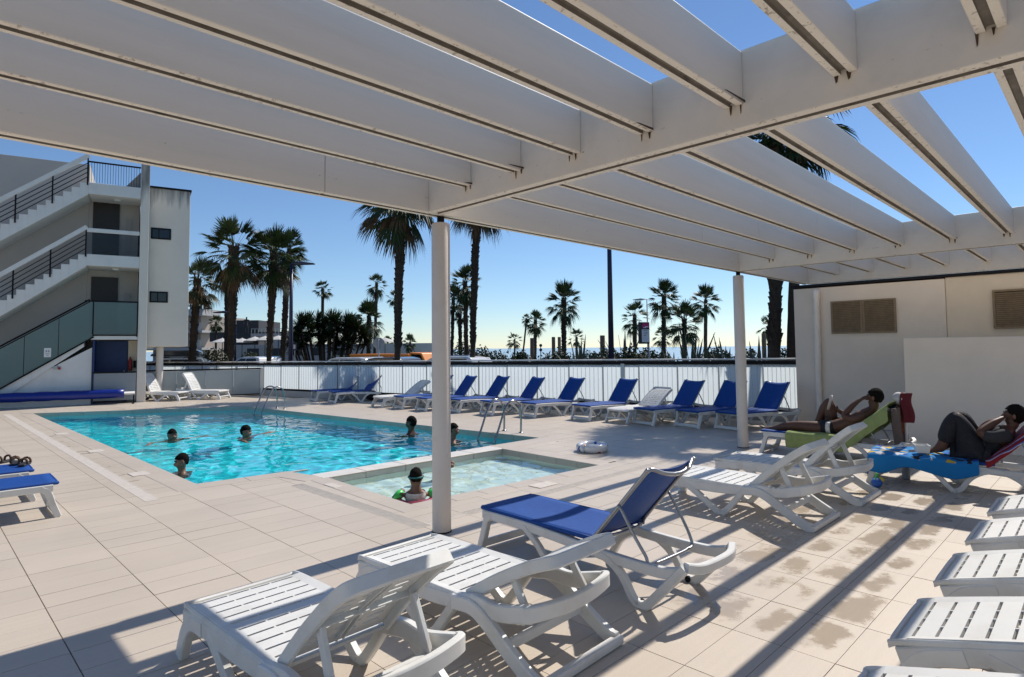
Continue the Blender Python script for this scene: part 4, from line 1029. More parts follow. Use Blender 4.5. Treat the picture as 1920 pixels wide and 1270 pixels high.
def blue_lounger(name, back_angle, z_seat=.36):
    root = empty(name)
    for s in (-1, 1):
        y = s * W2
        m_ = MB(); side_rail(m_, y, [(.0, z_seat - .055), (.5, z_seat - .055), (.95, z_seat - .075), (1.35, z_seat - .10), (1.72, z_seat - .10), (1.88, z_seat - .07)], .07, .05); m_.build('side_rail', M['plastic'], root, angle=32)
        m_ = MB(); side_rail(m_, y, [(.10, z_seat - .055), (.04, z_seat - .10), (.0, .14), (-.05, .004)], .062, .055); m_.build('front_leg', M['plastic'], root, angle=32)
        m_ = MB(); side_rail(m_, y * 1.03, [(.50, z_seat - .06), (.66, .17), (.78, .03), (.84, .012)], .05, .045, 5); m_.build('middle_leg', M['plastic'], root, angle=32)
        m_ = MB(); side_rail(m_, y * 1.03, [(.82, .014), (.88, .05), (.97, .18), (1.11, .262), (1.27, .262), (1.42, .18), (1.51, .05), (1.56, .012)], .055, .045, 5); m_.build('arch_leg', M['plastic'], root, angle=32)
        m_ = MB(); side_rail(m_, y * 1.03, [(1.55, .012), (1.62, .02), (1.72, .12), (1.88, z_seat - .065), (1.91, z_seat - .03)], .06, .045, 5); m_.build('rear_leg', M['plastic'], root, angle=32)
        MB().tube([(1.57, y * .92, .022), (1.57, y * 1.0, .022)], .022, 10).build('wheel', M['black_metal'], root, smooth=True)
    MB().sweep([(-.03, -W2, .05), (-.03, W2, .05)], board(.06, .035), (0, 0, 1)).build('foot_stretcher', M['plastic'], root, angle=32)
    MB().sweep(cr([(1.91, -W2, z_seat - .03), (1.95, -.16, z_seat - .055), (1.955, .16, z_seat - .055), (1.91, W2, z_seat - .03)], 5), board(.06, .05), (0, 0, 1)).build('head_bar', M['plastic'], root, angle=32)
    for x in (.10, .9): MB().sweep([(x, -W2, z_seat - .06), (x, W2, z_seat - .06)], sect(.03, .04), (0, 0, 1)).build('cross_bar', M['plastic'], root, smooth=True)
    SL = 1.22
    def sf(u, v):
        y = (v * 2 - 1) * .30; z = z_seat - .018 * math.sin(math.pi * v) * math.sin(math.pi * min(1, u * 1.02))
        return (-.03 + SL * u, y, z)
    MB().sheet(sf, 16, 10).build('seat_sling', M['blue_sling'], root, smooth=True, solid=.006)
    fr = MB(); fr.sweep(cr([(SL - .03, -.30, z_seat - .012), (.4, -.30, z_seat - .012), (.0, -.295, z_seat - .012), (-.035, -.25, z_seat - .012), (-.04, 0, z_seat - .012), (-.035, .25, z_seat - .012), (.0, .295, z_seat - .012), (.4, .30, z_seat - .012), (SL - .03, .30, z_seat - .012)], 6), [(.018 * math.cos(i * math.pi / 4), .014 * math.sin(i * math.pi / 4)) for i in range(8)], (0, 0, 1)); fr.build('seat_hem', M['blue_sling'], root, smooth=True)
    a = R(back_angle); BLn = .72; bw = .29
    bk = empty('backrest', (SL - .05, 0, z_seat - .01)); bk.parent = root; bk.rotation_euler = (0, -a, 0)
    def bf(u, v): return (.02 + BLn * .965 * u, (v * 2 - 1) * (bw - .008), .012 - .028 * math.sin(math.pi * v) * (.25 + .75 * math.sin(math.pi * min(1, .1 + u * .9))) - .035 * u * u * math.sin(math.pi * v))
    MB().sheet(bf, 14, 12).build('back_sling', M['blue_sling'], bk, smooth=True, solid=.006)
    MB().tube(cr([(-.03, -bw, 0), (.3, -bw, .0), (.7, -bw, .0), (BLn - .03, -bw, 0), (BLn, -bw + .04, -.004), (BLn - .005, -bw * .5, -.055), (BLn - .012, 0, -.075), (BLn - .005, bw * .5, -.055), (BLn, bw - .04, -.004), (BLn - .03, bw, 0), (.7, bw, 0), (.3, bw, 0), (-.03, bw, 0)], 5), .015, 8).build('back_frame', M['alu'], bk, smooth=True)
    MB().tube(cr([(.05, -bw, -.005), (.06, -.15, -.05), (.06, .15, -.05), (.05, bw, -.005)], 5), .012, 8).build('back_bar', M['alu'], bk, smooth=True)
    hx, hz = SL - .05 + math.cos(a) * .36, z_seat + math.sin(a) * .36
    fx, fz = 1.62, z_seat - .09
    MB().tube(cr([(hx, -bw - .012, hz), ((hx + fx) / 2 + .01, -bw - .008, (hz + fz) / 2), (fx - .02, -bw + .01, fz + .06), (fx, -bw + .04, fz), (fx + .01, 0, fz - .005), (fx, bw - .04, fz), (fx - .02, bw - .01, fz + .06), ((hx + fx) / 2 + .01, bw + .008, (hz + fz) / 2), (hx, bw + .012, hz)], 5), .011, 8).build('back_prop', M['alu'], root, smooth=True)
    return root

PRO = {}
def lounger(kind, ang, x, y, heading, label, group, z=None):
    """x,y: middle of the foot end; heading: direction foot -> head in radians"""
    key = (kind, ang)
    if key not in PRO:
        o = PRO[key] = white_lounger('sun_lounger', ang) if kind == 'w' else blue_lounger('sun_lounger', ang)
    else: o = copy_tree(PRO[key])
    o.location = (x, y, 0); o.rotation_euler = (0, 0, heading)
    tag(o, label, 'sun lounger', group)
    return o
S_ = -math.pi / 2                             # heads towards -Y
NEAR = 'sun loungers under and beside the pergola'; FAR = 'sun loungers lined up along the street fence'
lounger('w', 43, 1.47, 3.76, S_ + .03, 'slatted white plastic lounger nearest the camera, its raised back towards us', NEAR)
lounger('w', 29, 2.55, 3.74, S_ + .03, 'white plastic lounger between the nearest white one and the near blue one', NEAR)
lounger('b', 49, 3.82, 3.86, S_ - .03, 'royal blue sling lounger with grey tube back under the pergola, nearest of the blue', NEAR)
lounger('w', 41, 6.24, 3.70, S_ - .0, 'empty white plastic lounger right of the near blue lounger, back raised', NEAR)
lounger('w', 46, 7.53, 3.66, S_ - .0, 'empty white plastic lounger with steep back just before the patterned blue towel', NEAR)
lounger('b', 40, 10.04, 4.08, S_, 'white framed lounger under the man reading, draped with a green towel', NEAR)
lounger('b', 46, 8.80, 2.26, S_ + .12, 'white framed lounger draped with the blue patterned towel', NEAR)
ROW = 'white loungers in the row at the right edge'
for i, (x, lb) in enumerate([(2.66, 'tilted white lounger at the bottom right corner, nearest of the right row'), (3.65, 'tilted white lounger, second from the bottom in the right row'),
                             (4.66, 'tilted white lounger, third from the bottom in the right row'), (5.70, 'tilted white lounger, fourth from the bottom in the right row'), (6.72, 'tilted white lounger, farthest of the right row, below the blue towel')]):
    o = lounger('w', 0, x + .03, .77, S_ + .01, lb, ROW); o.rotation_euler = (0, -R(15), S_ + .01)      # head ends propped on the low ledge
ld = MB().box(1.6, 8.2, -1.0, -.45, -.01, .40).build('low_ledge', M['white_paint'], None, bevel=.015); tag(ld, 'low white ledge that props up the head ends of the right row', 'ledge')
lounger('b', 30, 1.14, 8.18, math.pi - .02, 'blue sling lounger at the left edge, nearer of the pair', 'pair of blue loungers at the left edge')
lounger('b', 30, 1.06, 9.22, math.pi - .02, 'blue sling lounger at the left edge with sandals on it', 'pair of blue loungers at the left edge')
FH = math.atan2(.24, .97)
far = [('b', 583, 753, 'blue sling lounger farthest left along the street fence'), ('b', 618, 756, 'blue sling lounger second from the left along the street fence, bag behind it'),
       ('w', 702, 764, 'white plastic lounger along the fence just left of the front column'), ('b', 742, 767, 'blue sling lounger by the fence partly hidden left of the front column'),
       ('b', 785, 771, 'blue sling lounger by the fence half hidden behind the front column'), ('b', 846, 774, 'blue sling lounger by the fence just right of the front column'),
       ('b', 908, 779, 'blue sling lounger by the fence behind the pool ladder, left of two'), ('b', 985, 783, 'blue sling lounger by the fence behind the pool ladder, right of two'),
       ('b', 1085, 789, 'blue sling lounger by the fence directly left of the lone white one'), ('w', 1152, 794, 'white plastic lounger by the fence among blue ones, beside the fence post'),
       ('b', 1203, 798, 'blue sling lounger by the fence directly right of the lone white one'), ('b', 1285, 803, 'blue sling lounger by the fence left of the rear column'),
       ('b', 1362, 808, 'blue sling lounger by the fence partly behind the rear column')]
rf = random.Random(11)
for (k, px, py, lb) in far:
    g = G(px, py); lounger(k, 36 if k == 'w' else 52, g.x + .12, g.y, FH + rf.uniform(-.07, .07) - .42, lb, FAR)
g = G(345, 751); lounger('w', 62, g.x, g.y, math.pi * .72, 'white plastic lounger before the glass barrier, nearer the stairs', 'white loungers by the glass barrier')
g = G(420, 748); lounger('w', 62, g.x, g.y, math.pi * .72, 'white plastic lounger before the glass barrier, nearer the pool ladder', 'white loungers by the glass barrier')
# ================================================================== palms and other plants
M['frond'] = pm('palm_frond', (.036, .058, .015), .5, .35, 3, trl=.16, c2=(.018, .036, .012), spec=.3)
M['dead'] = pm('dead_frond', (.15, .095, .05), .8, .35, 3, trl=.2)
M['bark'] = pm('palm_bark', (.05, .036, .026), .95, .4, 5, bump=.6, bscale=12, stretch=(1, 1, 4))
M['yucca'] = pm('yucca_leaf', (.022, .042, .014), .5, .35, 3, trl=.12)
M['agave'] = pm('agave_leaf', (.07, .09, .06), .55, .25, 3, trl=.1)
M['shrub'] = pm('shrub_leaf', (.032, .046, .016), .6, .4, 3, trl=.15)

def fan(m_, org, dirv, size, nl, spread, droop, rg, pet=.5):
    """one fan leaf: stalk then a pleated fan whose tips hang"""
    d = Vector(dirv).normalized(); side = d.cross(Vector((0, 0, 1)))
    if side.length < .05: side = Vector((1, 0, 0))
    side.normalize(); nrm = side.cross(d).normalized()
    tw = rg.uniform(-.5, .5); side, nrm = side * math.cos(tw) + nrm * math.sin(tw), nrm * math.cos(tw) - side * math.sin(tw)
    org = Vector(org); base = org + d * size * pet; base.z -= droop * size * .10
    w = size * .013
    m_.add([org - side * w, org + side * w, base + side * w * .6, base - side * w * .6], [(0, 1, 2, 3)])
    FL = size * (1 - pet)
    for i in range(nl):
        a = -spread + 2 * spread * i / (nl - 1) + rg.uniform(-.04, .04)
        ld = d * math.cos(a) + side * math.sin(a)
        ln = FL * (1 - .28 * (abs(a) / spread) ** 2) * rg.uniform(.88, 1.08)
        hw = ln * .5 * spread / nl * 1.15
        pl_ = ld.cross(nrm).normalized() * hw
        fold = nrm * hw * .5 * (1 if i % 2 else -1)
        p1 = base + ld * ln * .5; p2 = base + ld * ln * .8; p3 = base + ld * ln
        p1.z -= droop * ln * .05; p2.z -= droop * ln * .20; p3.z -= droop * ln * rg.uniform(.36, .62)
        m_.add([base, p1 - pl_ - fold, p1 + pl_ + fold, p2 - pl_ * .62, p2 + pl_ * .62, p3], [(0, 1, 2), (1, 3, 4, 2), (3, 5, 4)])

def crown_mesh(seed, nfr, nl, lo=-55, hi=85, skirt=0):
    rg = random.Random(seed); m_ = MB(); m_.cur = 0
    gap = rg.uniform(0, 6.28)
    for i in range(nfr):
        t = (i + .5) / nfr; el = R(hi - (hi - lo) * t + rg.uniform(-14, 14)); az = i * 2.399963 + rg.uniform(-.45, .45)
        if rg.random() < .10 + .25 * max(0, math.cos(az - gap)) * t: continue
        dv = (math.cos(el) * math.cos(az), math.cos(el) * math.sin(az), math.sin(el))
        fan(m_, (0, 0, -.05 - .12 * t), dv, rg.uniform(.74, 1.12), nl, R(rg.uniform(50, 72)), .18 + 1.15 * max(0, t - .25), rg, rg.uniform(.40, .58))
    m_.cur = 1
    for i in range(skirt):
        el = R(-rg.uniform(28, 86)); az = rg.uniform(0, 6.283)
        dv = (math.cos(el) * math.cos(az), math.cos(el) * math.sin(az), math.sin(el))
        fan(m_, (.04 * math.cos(az), .04 * math.sin(az), -.12 - rg.uniform(0, .30)), dv, rg.uniform(.5, .95), max(7, nl - 6), R(36), 1.1, rg, rg.uniform(.4, .6))
    return m_.mesh('crown', [M['frond'], M['dead']])
CROWNS = {'full': [crown_mesh(1, 66, 15, -66), crown_mesh(2, 62, 15, -70), crown_mesh(3, 70, 14, -64), crown_mesh(11, 60, 15, -60), crown_mesh(12, 64, 14, -72)],
          'skirt': [crown_mesh(4, 62, 17, -56, 86, 26), crown_mesh(5, 66, 17, -60, 86, 30), crown_mesh(13, 58, 16, -54, 86, 34), crown_mesh(14, 64, 17, -62, 86, 24)],
          'open': [crown_mesh(6, 44, 13, -58, 82), crown_mesh(7, 38, 13, -64, 80), crown_mesh(8, 42, 12, -55, 85), crown_mesh(15, 36, 12, -70, 85)]}

def palm(bx, cx, cy, r_px, depth, tpx, kind, label, bulge=0.0, boots=True, var=0, grp='palm trees along the beach front'):
    b = P(bx, 668, depth); c = P(cx, cy, depth); Rr = 1.22 * r_px / F_PX * depth; tr_ = tpx * (.82 if depth > 35 else .88) / F_PX * depth / 2
    root = tag(empty('palm_tree', (b.x, b.y, 0), 0), label, 'palm tree', grp)
    rg = random.Random(int(bx * 7 + cy))
    dx, dy, h = c.x - b.x, c.y - b.y, c.z; n = max(8, int(h / .35)); path = []; sc = []
    for i in range(n + 1):
        t = i / n; e = t * t * (3 - 2 * t) * .35 + t * .65
        path.append((dx * e + rg.uniform(-.01, .01), dy * e + rg.uniform(-.01, .01), h * t))
        f = 1 + .35 * max(0, 1 - t * 9) + bulge * (max(0, t - .30) / .5 if t < .80 else 1) * .55
        sc.append(f * (1 + rg.uniform(-.04, .04)))
    m_ = MB(); m_.tube(path, tr_, 12, scale=sc)
    if boots:
        nb = int(h / .13)
        for k in range(nb):
            t = .22 + .77 * k / nb
            i = min(n - 1, int(t * n)); p = Vector(path[i]).lerp(Vector(path[i + 1]), t * n - i); rr = tr_ * sc[i]
            for q in range(6):
                a = q * 1.0472 + k * 2.4 + rg.uniform(-.25, .25); o = Vector((math.cos(a), math.sin(a), 0)); s_ = Vector((-o.y, o.x, 0)); l_ = rg.uniform(.12, .30) * (.6 + t * .7); w_ = rr * .35
                base = p + o * rr * .96
                m_.add([base - s_ * w_, base + s_ * w_, base + o * rr * rg.uniform(.2, .7) + Vector((0, 0, l_)) + s_ * w_ * .3, base + o * rr * .25 + Vector((0, 0, l_ * .9)) - s_ * w_ * .3, base - o * rr * .1 + Vector((0, 0, l_ * 1.1))], [(0, 1, 2, 3), (3, 2, 4), (0, 3, 4), (2, 1, 4)])
    m_.build('trunk', M['bark'], root, angle=50)
    me = CROWNS[kind][int(bx * 3 + cy + var) % len(CROWNS[kind])]
    cw = bpy.data.objects.new('crown', me); col.objects.link(cw); cw.parent = root; cw.location = (dx, dy, h); cw.scale = (Rr * rg.uniform(.94, 1.06), Rr, Rr * rg.uniform(.92, 1.1)); cw.rotation_euler = (rg.uniform(-.1, .1), rg.uniform(-.1, .1), rg.uniform(0, 6.28))
    return root
palm(358, 371, 522, 40, 29, 12, 'skirt', 'leaning palm touching the right edge of the apartment block')
palm(433, 438, 462, 60, 27, 11, 'skirt', 'thick shaggy palm, tallest of the left group', 1.1, var=1)
palm(424, 426, 524, 24, 40, 8, 'open', 'small palm half hidden behind the thickest left trunk')
palm(503, 514, 476, 54, 28, 10, 'skirt', 'leaning shaggy palm left of the navy street lamp', .9)
palm(530, 543, 462, 32, 33, 7, 'full', 'palm crown behind the navy street lamp top')
palm(528, 536, 515, 24, 36, 7, 'open', 'slim lower palm just left of the navy street lamp', var=1)
palm(405, 405, 604, 14, 60, 5, 'full', 'tiny dark palm beside the restaurant upper box', boots=False)
palm(605, 605, 541, 18, 58, 7, 'open', 'lone slim palm rising above the yucca clump', 0, False)
palm(702, 706, 530, 20, 56, 7, 'open', 'slim palm rising over the broad low one right of the yuccas', 0, False, var=1)
palm(690, 692, 594, 30, 42, 8, 'full', 'broad low palm beside the grey sign back', 0, True, var=1)
palm(727, 727, 641, 11, 70, 4, 'full', 'tiny palm just left of the thick bicycle palm', 0, False)
palm(769, 769, 641, 14, 60, 5, 'full', 'tiny palm just left of the front column', 0, False, var=2)
palm(744, 752, 350, 82, 23.5, 13, 'skirt', 'very thick tall shaggy palm left of the front column', .75, var=1)
palm(742, 741, 556, 16, 60, 5, 'open', 'small palm crown hidden behind the very thick trunk', 0, False, var=2)
palm(884, 895, 352, 66, 26, 11, 'skirt', 'tall thick palm leaning just right of the front column', .6)
palm(875, 872, 528, 31, 36, 8, 'full', 'middle palm of the cluster right of the front column', .2, var=1)
palm(846, 850, 560, 24, 44, 6, 'full', 'palm of the cluster nearest the front column', .1, var=2)
palm(864, 862, 588, 17, 44, 7, 'open', 'low palm inside the cluster right of the front column', .1)
palm(1057, 1057, 562, 33, 42, 9, 'full', 'tall full palm left of the tall dark lamp post', .1, var=2)
palm(1003, 1004, 602, 21, 52, 6, 'full', 'mid sized palm by the single wooden post', 0, True, var=1)
palm(978, 987, 597, 9, 52, 4, 'open', 'very slim bent palm with a sparse crown left of the single wooden post', 0, False, var=1)
palm(965, 965, 636, 15, 58, 4, 'open', 'little palm farthest left of the central beach palms', 0, False, var=2)
palm(1081, 1081, 632, 17, 50, 6, 'open', 'little palm behind the big agave left of the lamp post', 0, False)
palm(1190, 1190, 592, 28, 42, 7, 'open', 'loose palm just left of the bus stop sign', .1, var=1)
palm(1243, 1245, 556, 30, 38, 8, 'full', 'tall palm just right of the bus stop sign')
palm(1284, 1283, 600, 36, 36, 8, 'full', 'broad low palm between two taller ones right of the sign', .1, var=1)
palm(1322, 1323, 562, 27, 40, 8, 'full', 'slender palm with neat crown left of the rear column', 0, False, var=2)
palm(1250, 1243, 629, 19, 52, 5, 'open', 'little palm behind the tall trunk right of the sign', 0, False, var=1)
palm(1441, 1441, 610, 19, 52, 6, 'open', 'little palm behind the first thick trunk right of the rear column', 0, False)
palm(1449, 1456, 262, 96, 16.8, 23, 'skirt', 'thick palm trunk just right of the rear column, crown above the pergola', .05, var=0, grp='thick palms behind the service building')
palm(1480, 1500, 178, 104, 16.8, 21, 'skirt', 'thick palm trunk touching the service building corner, crown above the pergola', 0, False, var=1, grp='thick palms behind the service building')

# ---- spiky yucca clump
def rosette(m_, c, r, n, rg, lo=-35):
    for i in range(n):
        el = R(rg.uniform(lo, 88)); az = rg.uniform(0, 6.283); d = Vector((math.cos(el) * math.cos(az), math.cos(el) * math.sin(az), math.sin(el))); s_ = d.cross(Vector((.3, .2, 1))).normalized() * r * .045
        L_ = r * rg.uniform(.7, 1.1); p1 = Vector(c) + d * L_ * .55; p2 = Vector(c) + d * L_; p2.z -= L_ * .08
        m_.add([Vector(c) - s_ * .7, Vector(c) + s_ * .7, p1 + s_, p1 - s_, p2], [(0, 1, 2, 3), (3, 2, 4)])
rg = random.Random(21)
b = P(612, 668, 36); yc = tag(empty('yucca_clump', (b.x, b.y, 0), YAW - math.pi / 2), 'big clump of many stemmed spiky dark yuccas behind the fence', 'shrub')
k36 = 36 / F_PX
for i, (px, py) in enumerate([(550, 640), (553, 626), (568, 606), (562, 618), (574, 642), (580, 606), (597, 622), (612, 636), (628, 614), (650, 606), (660, 612), (680, 630), (684, 645), (585, 622), (590, 603), (600, 640), (606, 612), (616, 600), (622, 628), (633, 606), (640, 640), (645, 616), (655, 628), (666, 636), (672, 618), (560, 655), (626, 650), (655, 650)]):
    x = (px - 612) * k36; z = P(612, py, 36).z; y = rg.uniform(-.7, .7)
    lf = MB(); rosette(lf, (x, y, z), .92, 120, rg); 
    st = MB().tube(cr([(x * .55 + rg.uniform(-.1, .1), y * .5, 0), (x * .8, y * .8, z * .5), (x, y, z)], 4), .055, 6).build('stem', M['bark'], yc, smooth=True)
    lf.build('rosette', M['yucca'], st)
# ---- agaves
def agave(px, top_py, depth, spread, n, label, seed):
    rg = random.Random(seed); b = P(px, 668, depth); h = P(px, top_py, depth).z
    o = tag(empty('agave', (b.x, b.y, 0), rg.uniform(0, 6)), label, 'agave', 'agaves along the fence')
    for i in range(n):
        az = i * 2.4 + rg.uniform(-.2, .2); t = i / n; el = R(82 - 66 * t + rg.uniform(-6, 6)); L_ = h * rg.uniform(.72, 1.1) * (1 if t < .5 else .95)
        rd = Vector((math.cos(az), math.sin(az), 0)); s_ = Vector((-rd.y, rd.x, 0)); m_ = MB(); pts = []
        for q in range(6):
            u = q / 5; bend = (u ** 2.2) * (.9 * t * t) * L_ * .5
            p = rd * (L_ * u * math.cos(el) * spread + bend * .3) + Vector((0, 0, .1 + L_ * u * math.sin(el) - bend)); w = .10 * (1 - u) ** .7 * (.5 + u * 1.4 if u < .35 else 1) + .002
            c_ = rd * -.03 * (1 - u)
            pts += [p - s_ * w, p + c_, p + s_ * w]
        fs = []
        for q in range(5): fs += [(q * 3, q * 3 + 1, q * 3 + 4, q * 3 + 3), (q * 3 + 1, q * 3 + 2, q * 3 + 5, q * 3 + 4)]
        m_.add(pts, fs); m_.build('leaf', M['agave'], o, solid=.012)
    return o
agave(1088, 632, 25, .75, 26, 'big upright agave left of the tall dark lamp post', 1)
agave(1297, 617, 21, .8, 30, 'largest agave with long blades right of the bus stop sign', 2)
agave(1362, 631, 20, .8, 28, 'spread agave just left of the rear column', 3)
agave(1422, 640, 19, .8, 24, 'agave between rear column and the thick trunks', 4)
agave(1172, 628, 26, 1.0, 30, 'spiky agave between lamp post and bus stop sign', 5)
agave(1330, 645, 20, 1.0, 24, 'low agave between the two larger ones right of the sign', 6)
agave(1262, 650, 21, 1.0, 24, 'low agave below the bus stop sign right side', 7)
# ---- low shrubs that fill the verge, leaf by leaf
def shrub(px, top_py, depth, w, label, seed, mt='shrub', leaf=.11, n=2200):
    rg = random.Random(seed); b = P(px, 668, depth); h = P(px, top_py, depth).z; m_ = MB()
    o = tag(empty('shrub', (b.x, b.y, 0), YAW - math.pi / 2), label, 'shrub', 'low shrubs on the street verge')
    for i in range(n):
        a, e = rg.uniform(0, 6.283), math.asin(rg.uniform(-.1, 1)); r = rg.uniform(.55, 1.03) ** .6
        lump = 1 + .22 * noise.noise(Vector((math.cos(a) * 2, math.sin(a) * 2, e * 2 + seed)))
        c = Vector((w * r * lump * math.cos(e) * math.cos(a), .6 * r * math.cos(e) * math.sin(a), h * r * lump * math.sin(e)))
        d = Vector((rg.uniform(-1, 1), rg.uniform(-1, 1), rg.uniform(-.2, 1))).normalized() * leaf * rg.uniform(.7, 1.6); s_ = d.cross(Vector((rg.uniform(-1, 1), rg.uniform(-1, 1), .4))).normalized() * leaf * .35
        m_.add([c - d * .5, c + s_, c + d * .6, c - s_], [(0, 1, 2, 3)])
    m_.build('foliage', M[mt], o)
    for k in range(4): MB().tube([(w * .15 * (k - 1.5), 0, 0), (w * .4 * (k - 1.5), rg.uniform(-.2, .2), h * .7)], .02, 5).build('stem', M['bark'], o)
for i, a in enumerate([(403, 655, 32, 1.1, 'flowering shrub below the hotel'), (470, 663, 34, .9, 'dark rounded shrub between the two thickest left palms'), (905, 652, 27, .7, 'spiky dark bush just right of the clustered trunks'), (938, 663, 28, 1.1, 'low olive green bushes left of the little beach palm'),
                       (975, 657, 30, .7, 'rounded bush under the bent slim palm'), (1025, 664, 28, 1.2, 'low bushes beneath the beach posts'), (1140, 655, 28, 1.0, 'dark bush at the foot of the tall lamp post'), (1182, 650, 25, .9, 'dense dark bush left of the bus stop sign'),
                       (868, 640, 40, .9, 'dark bush among the clustered palm trunks'), (1235, 662, 26, 1.0, 'low bush right of the bus stop sign'),
                       (1052, 656, 30, 1.0, 'dark bush at the foot of the tall full palm'), (1110, 660, 27, .9, 'low bush between the big agave and the tall lamp post'), (1400, 655, 24, .8, 'dark bush directly behind the rear column'), (1342, 652, 26, 1.0, 'dark bush under the slender neat palm'), (1212, 655, 27, .7, 'small bush at the foot of the bus stop sign'), (640, 668, 33, 1.6, 'low dark bush in front of the yucca clump'), (770, 662, 36, .8, 'dark bush below the tiny palm left of the front column'), (1462, 655, 22, .7, 'dark bush between the two thick trunks on the right')]):
    shrub(*a, seed=i + 40)
# ================================================================== people
M['skin'] = pm('skin', (.22, .115, .075), .5, .12, 8, spec=.35, sub=.08)
M['skin_tan'] = pm('tanned_skin', (.105, .05, .032), .5, .12, 8, spec=.35)
M['hair'] = pm('dark_hair', (.009, .007, .006), .9, .3, 60, bump=.6, bscale=160, spec=.12)
M['trunks'] = pm('black_swimwear', (.010, .010, .014), .8, .2, 20)
M['stripe_white'] = pm('white_cloth', (.62, .60, .57), .85, .08, 12)
M['teal'] = pm('teal_strap', (.02, .16, .16), .6, .1, 10)
M['lime'] = pm('green_vinyl', (.06, .60, .10), .35, .1, 6, coat=.4)
M['pink'] = pm('pink_vinyl', (.55, .04, .12), .4, .15, 6, coat=.4)
M['blue_swim'] = pm('blue_swimwear', (.02, .10, .40), .7, .1, 10)
M['eye'] = pm('eye', (.02, .015, .012), .2, .1, 6)

def head_bits(root, c, fdir, k=1.0, hairlen=0.0, hair=True, tilt=0.0):
    """hair cap, ears, eyes, brows and mouth for a head centred at c that looks along fdir (unit, horizontal-ish)"""
    c = Vector(c); f = Vector(fdir).normalized(); s = Vector((0, 0, 1)).cross(f)
    if s.length < .1: s = Vector((1, 0, 0))
    s.normalize(); u = f.cross(s).normalized()
    tw = lambda a, b, d: c + f * a * k + s * b * k + u * d * k
    if hair:
        m_ = MB(); vs_ = []; nu, nv = 18, 10
        rg = random.Random(int(abs(c.x) * 97 + abs(c.y) * 31))
        for j in range(nv + 1):
            ph = math.pi / 2 * (1 - j / nv * (1.42 + hairlen))
            for i in range(nu):
                a = 2 * math.pi * i / nu; front = max(0, math.cos(a))
                lim = math.pi / 2 - (math.pi / 2 + ph * 0)
                php = max(ph, .40 - .25 * (front - .35)) if front > .55 else max(ph, -.05) if front > .05 else ph
                php += .06 * math.sin(a * 5 + j)* (j > nv - 3)
                r = 1 + rg.uniform(-.045, .055)
                vs_.append(tw(.108 * r * math.cos(php) * math.cos(a) - .008, .090 * r * math.cos(php) * math.sin(a), .118 * r * math.sin(php) + .016))
        m_.add(vs_, [(j * nu + i, j * nu + (i + 1) % nu, (j + 1) * nu + (i + 1) % nu, (j + 1) * nu + i) for j in range(nv) for i in range(nu)])
        m_.build('hair', M['hair'], root, smooth=True)
    for sd in (-1, 1):
        MB().ball(tuple(tw(.088, sd * .034, .008)), .0125 * k, 8, 6).build('eye', M['eye'], root, smooth=True)
        MB().ball(tuple(tw(-.005, sd * .088, -.01)), (.016 * k, .016 * k, .030 * k), 8, 6).build('ear', M['skin'], root, smooth=True)
    MB().ball(tuple(tw(.090, 0, -.062)), (.014 * k, .022 * k, .008 * k), 8, 5).build('mouth', M['pink'], root, smooth=True)

def head_chain(base, f, k=1.0):
    """neck to crown points (with radii) of a head whose neck starts at base and which faces f"""
    b = Vector(base); f = Vector(f)
    def q(a, h, r1, r2=None): p = b + f * a * k + Vector((0, 0, h * k)); return (p.x, p.y, p.z, r1 * k, (r2 or r1) * k)
    return [q(.0, .0, .075), q(.008, .045, .070), q(.026, .100, .092, .082), q(.010, .155, .122, .104), q(.0, .220, .112, .098)], q(.128, .118, .016), b + f * .010 * k + Vector((0, 0, .155 * k))

def swimmer(x, y, face, label, arms='down', k=1.0, sk='skin', lift=0.0, extra=None):
    """a bather in the water up to the shoulders; face: heading in radians"""
    root = tag(empty('person', (x, y, -.095 + lift), face), label, 'person', 'bathers in the pool')
    hc, nose, hcen = head_chain((0, 0, .055 * k), (1, 0, 0), k)
    pts = [(0, 0, -.16 * k, .175 * k, .13 * k), (0, 0, -.42 * k, .16 * k, .12 * k), (0, 0, -.03 * k, .145 * k, .11 * k)] + hc + [nose]
    ed = [(0, 1), (0, 2), (2, 3), (3, 4), (4, 5), (5, 6), (6, 7), (5, 8)]
    def limb(st, seq):
        i = len(pts); prev = st
        for p in seq: pts.append(p); ed.append((prev, i)); prev = i; i += 1
        return prev
    for s in (-1, 1):
        if arms == 'down':
            e = limb(2, [(.0, s * .18 * k, -.055 * k, .085 * k), (.06 * k, s * .25 * k, -.22 * k, .058 * k), (.22 * k, s * .22 * k, -.28 * k, .045 * k)])
        elif arms == 'wide':
            e = limb(2, [(.0, s * .18 * k, -.045 * k, .085 * k), (.10 * k, s * .42 * k, .05 * k, .060 * k), (.26 * k, s * .62 * k, .095, .045 * k), (.32 * k, s * .70 * k, .10, .04 * k, .02 * k)])
            hb = pts[e]
            for q in range(4): limb(e, [(hb[0] + (.05 + .012 * (q % 2)) * k, hb[1] + s * (.045 + .0) * k + (q - 1.5) * .020 * k, .10, .009 * k), (hb[0] + .085 * k, hb[1] + s * .065 * k + (q - 1.5) * .024 * k, .09, .007 * k)])
        else:
            e = limb(2, [(.0, s * .17 * k, -.05 * k, .080 * k), (.05 * k, s * .27 * k, -.10 * k, .058 * k), (.26 * k, s * .20 * k, -.02 * k, .045 * k)])
    o = skin_person('body', pts, ed, M[sk], root)
    head_bits(root, hcen, (1, 0, 0), k)
    return root
PI = math.pi
swimmer(2.98, 9.95, PI * .98, 'boy in profile with short dark hair at the near left pool edge', 'down', .92, lift=-.03)
swimmer(3.95, 13.86, -PI * .42, 'swimmer with arms spread, left one of the two far swimmers', 'wide', .95, lift=-.115)
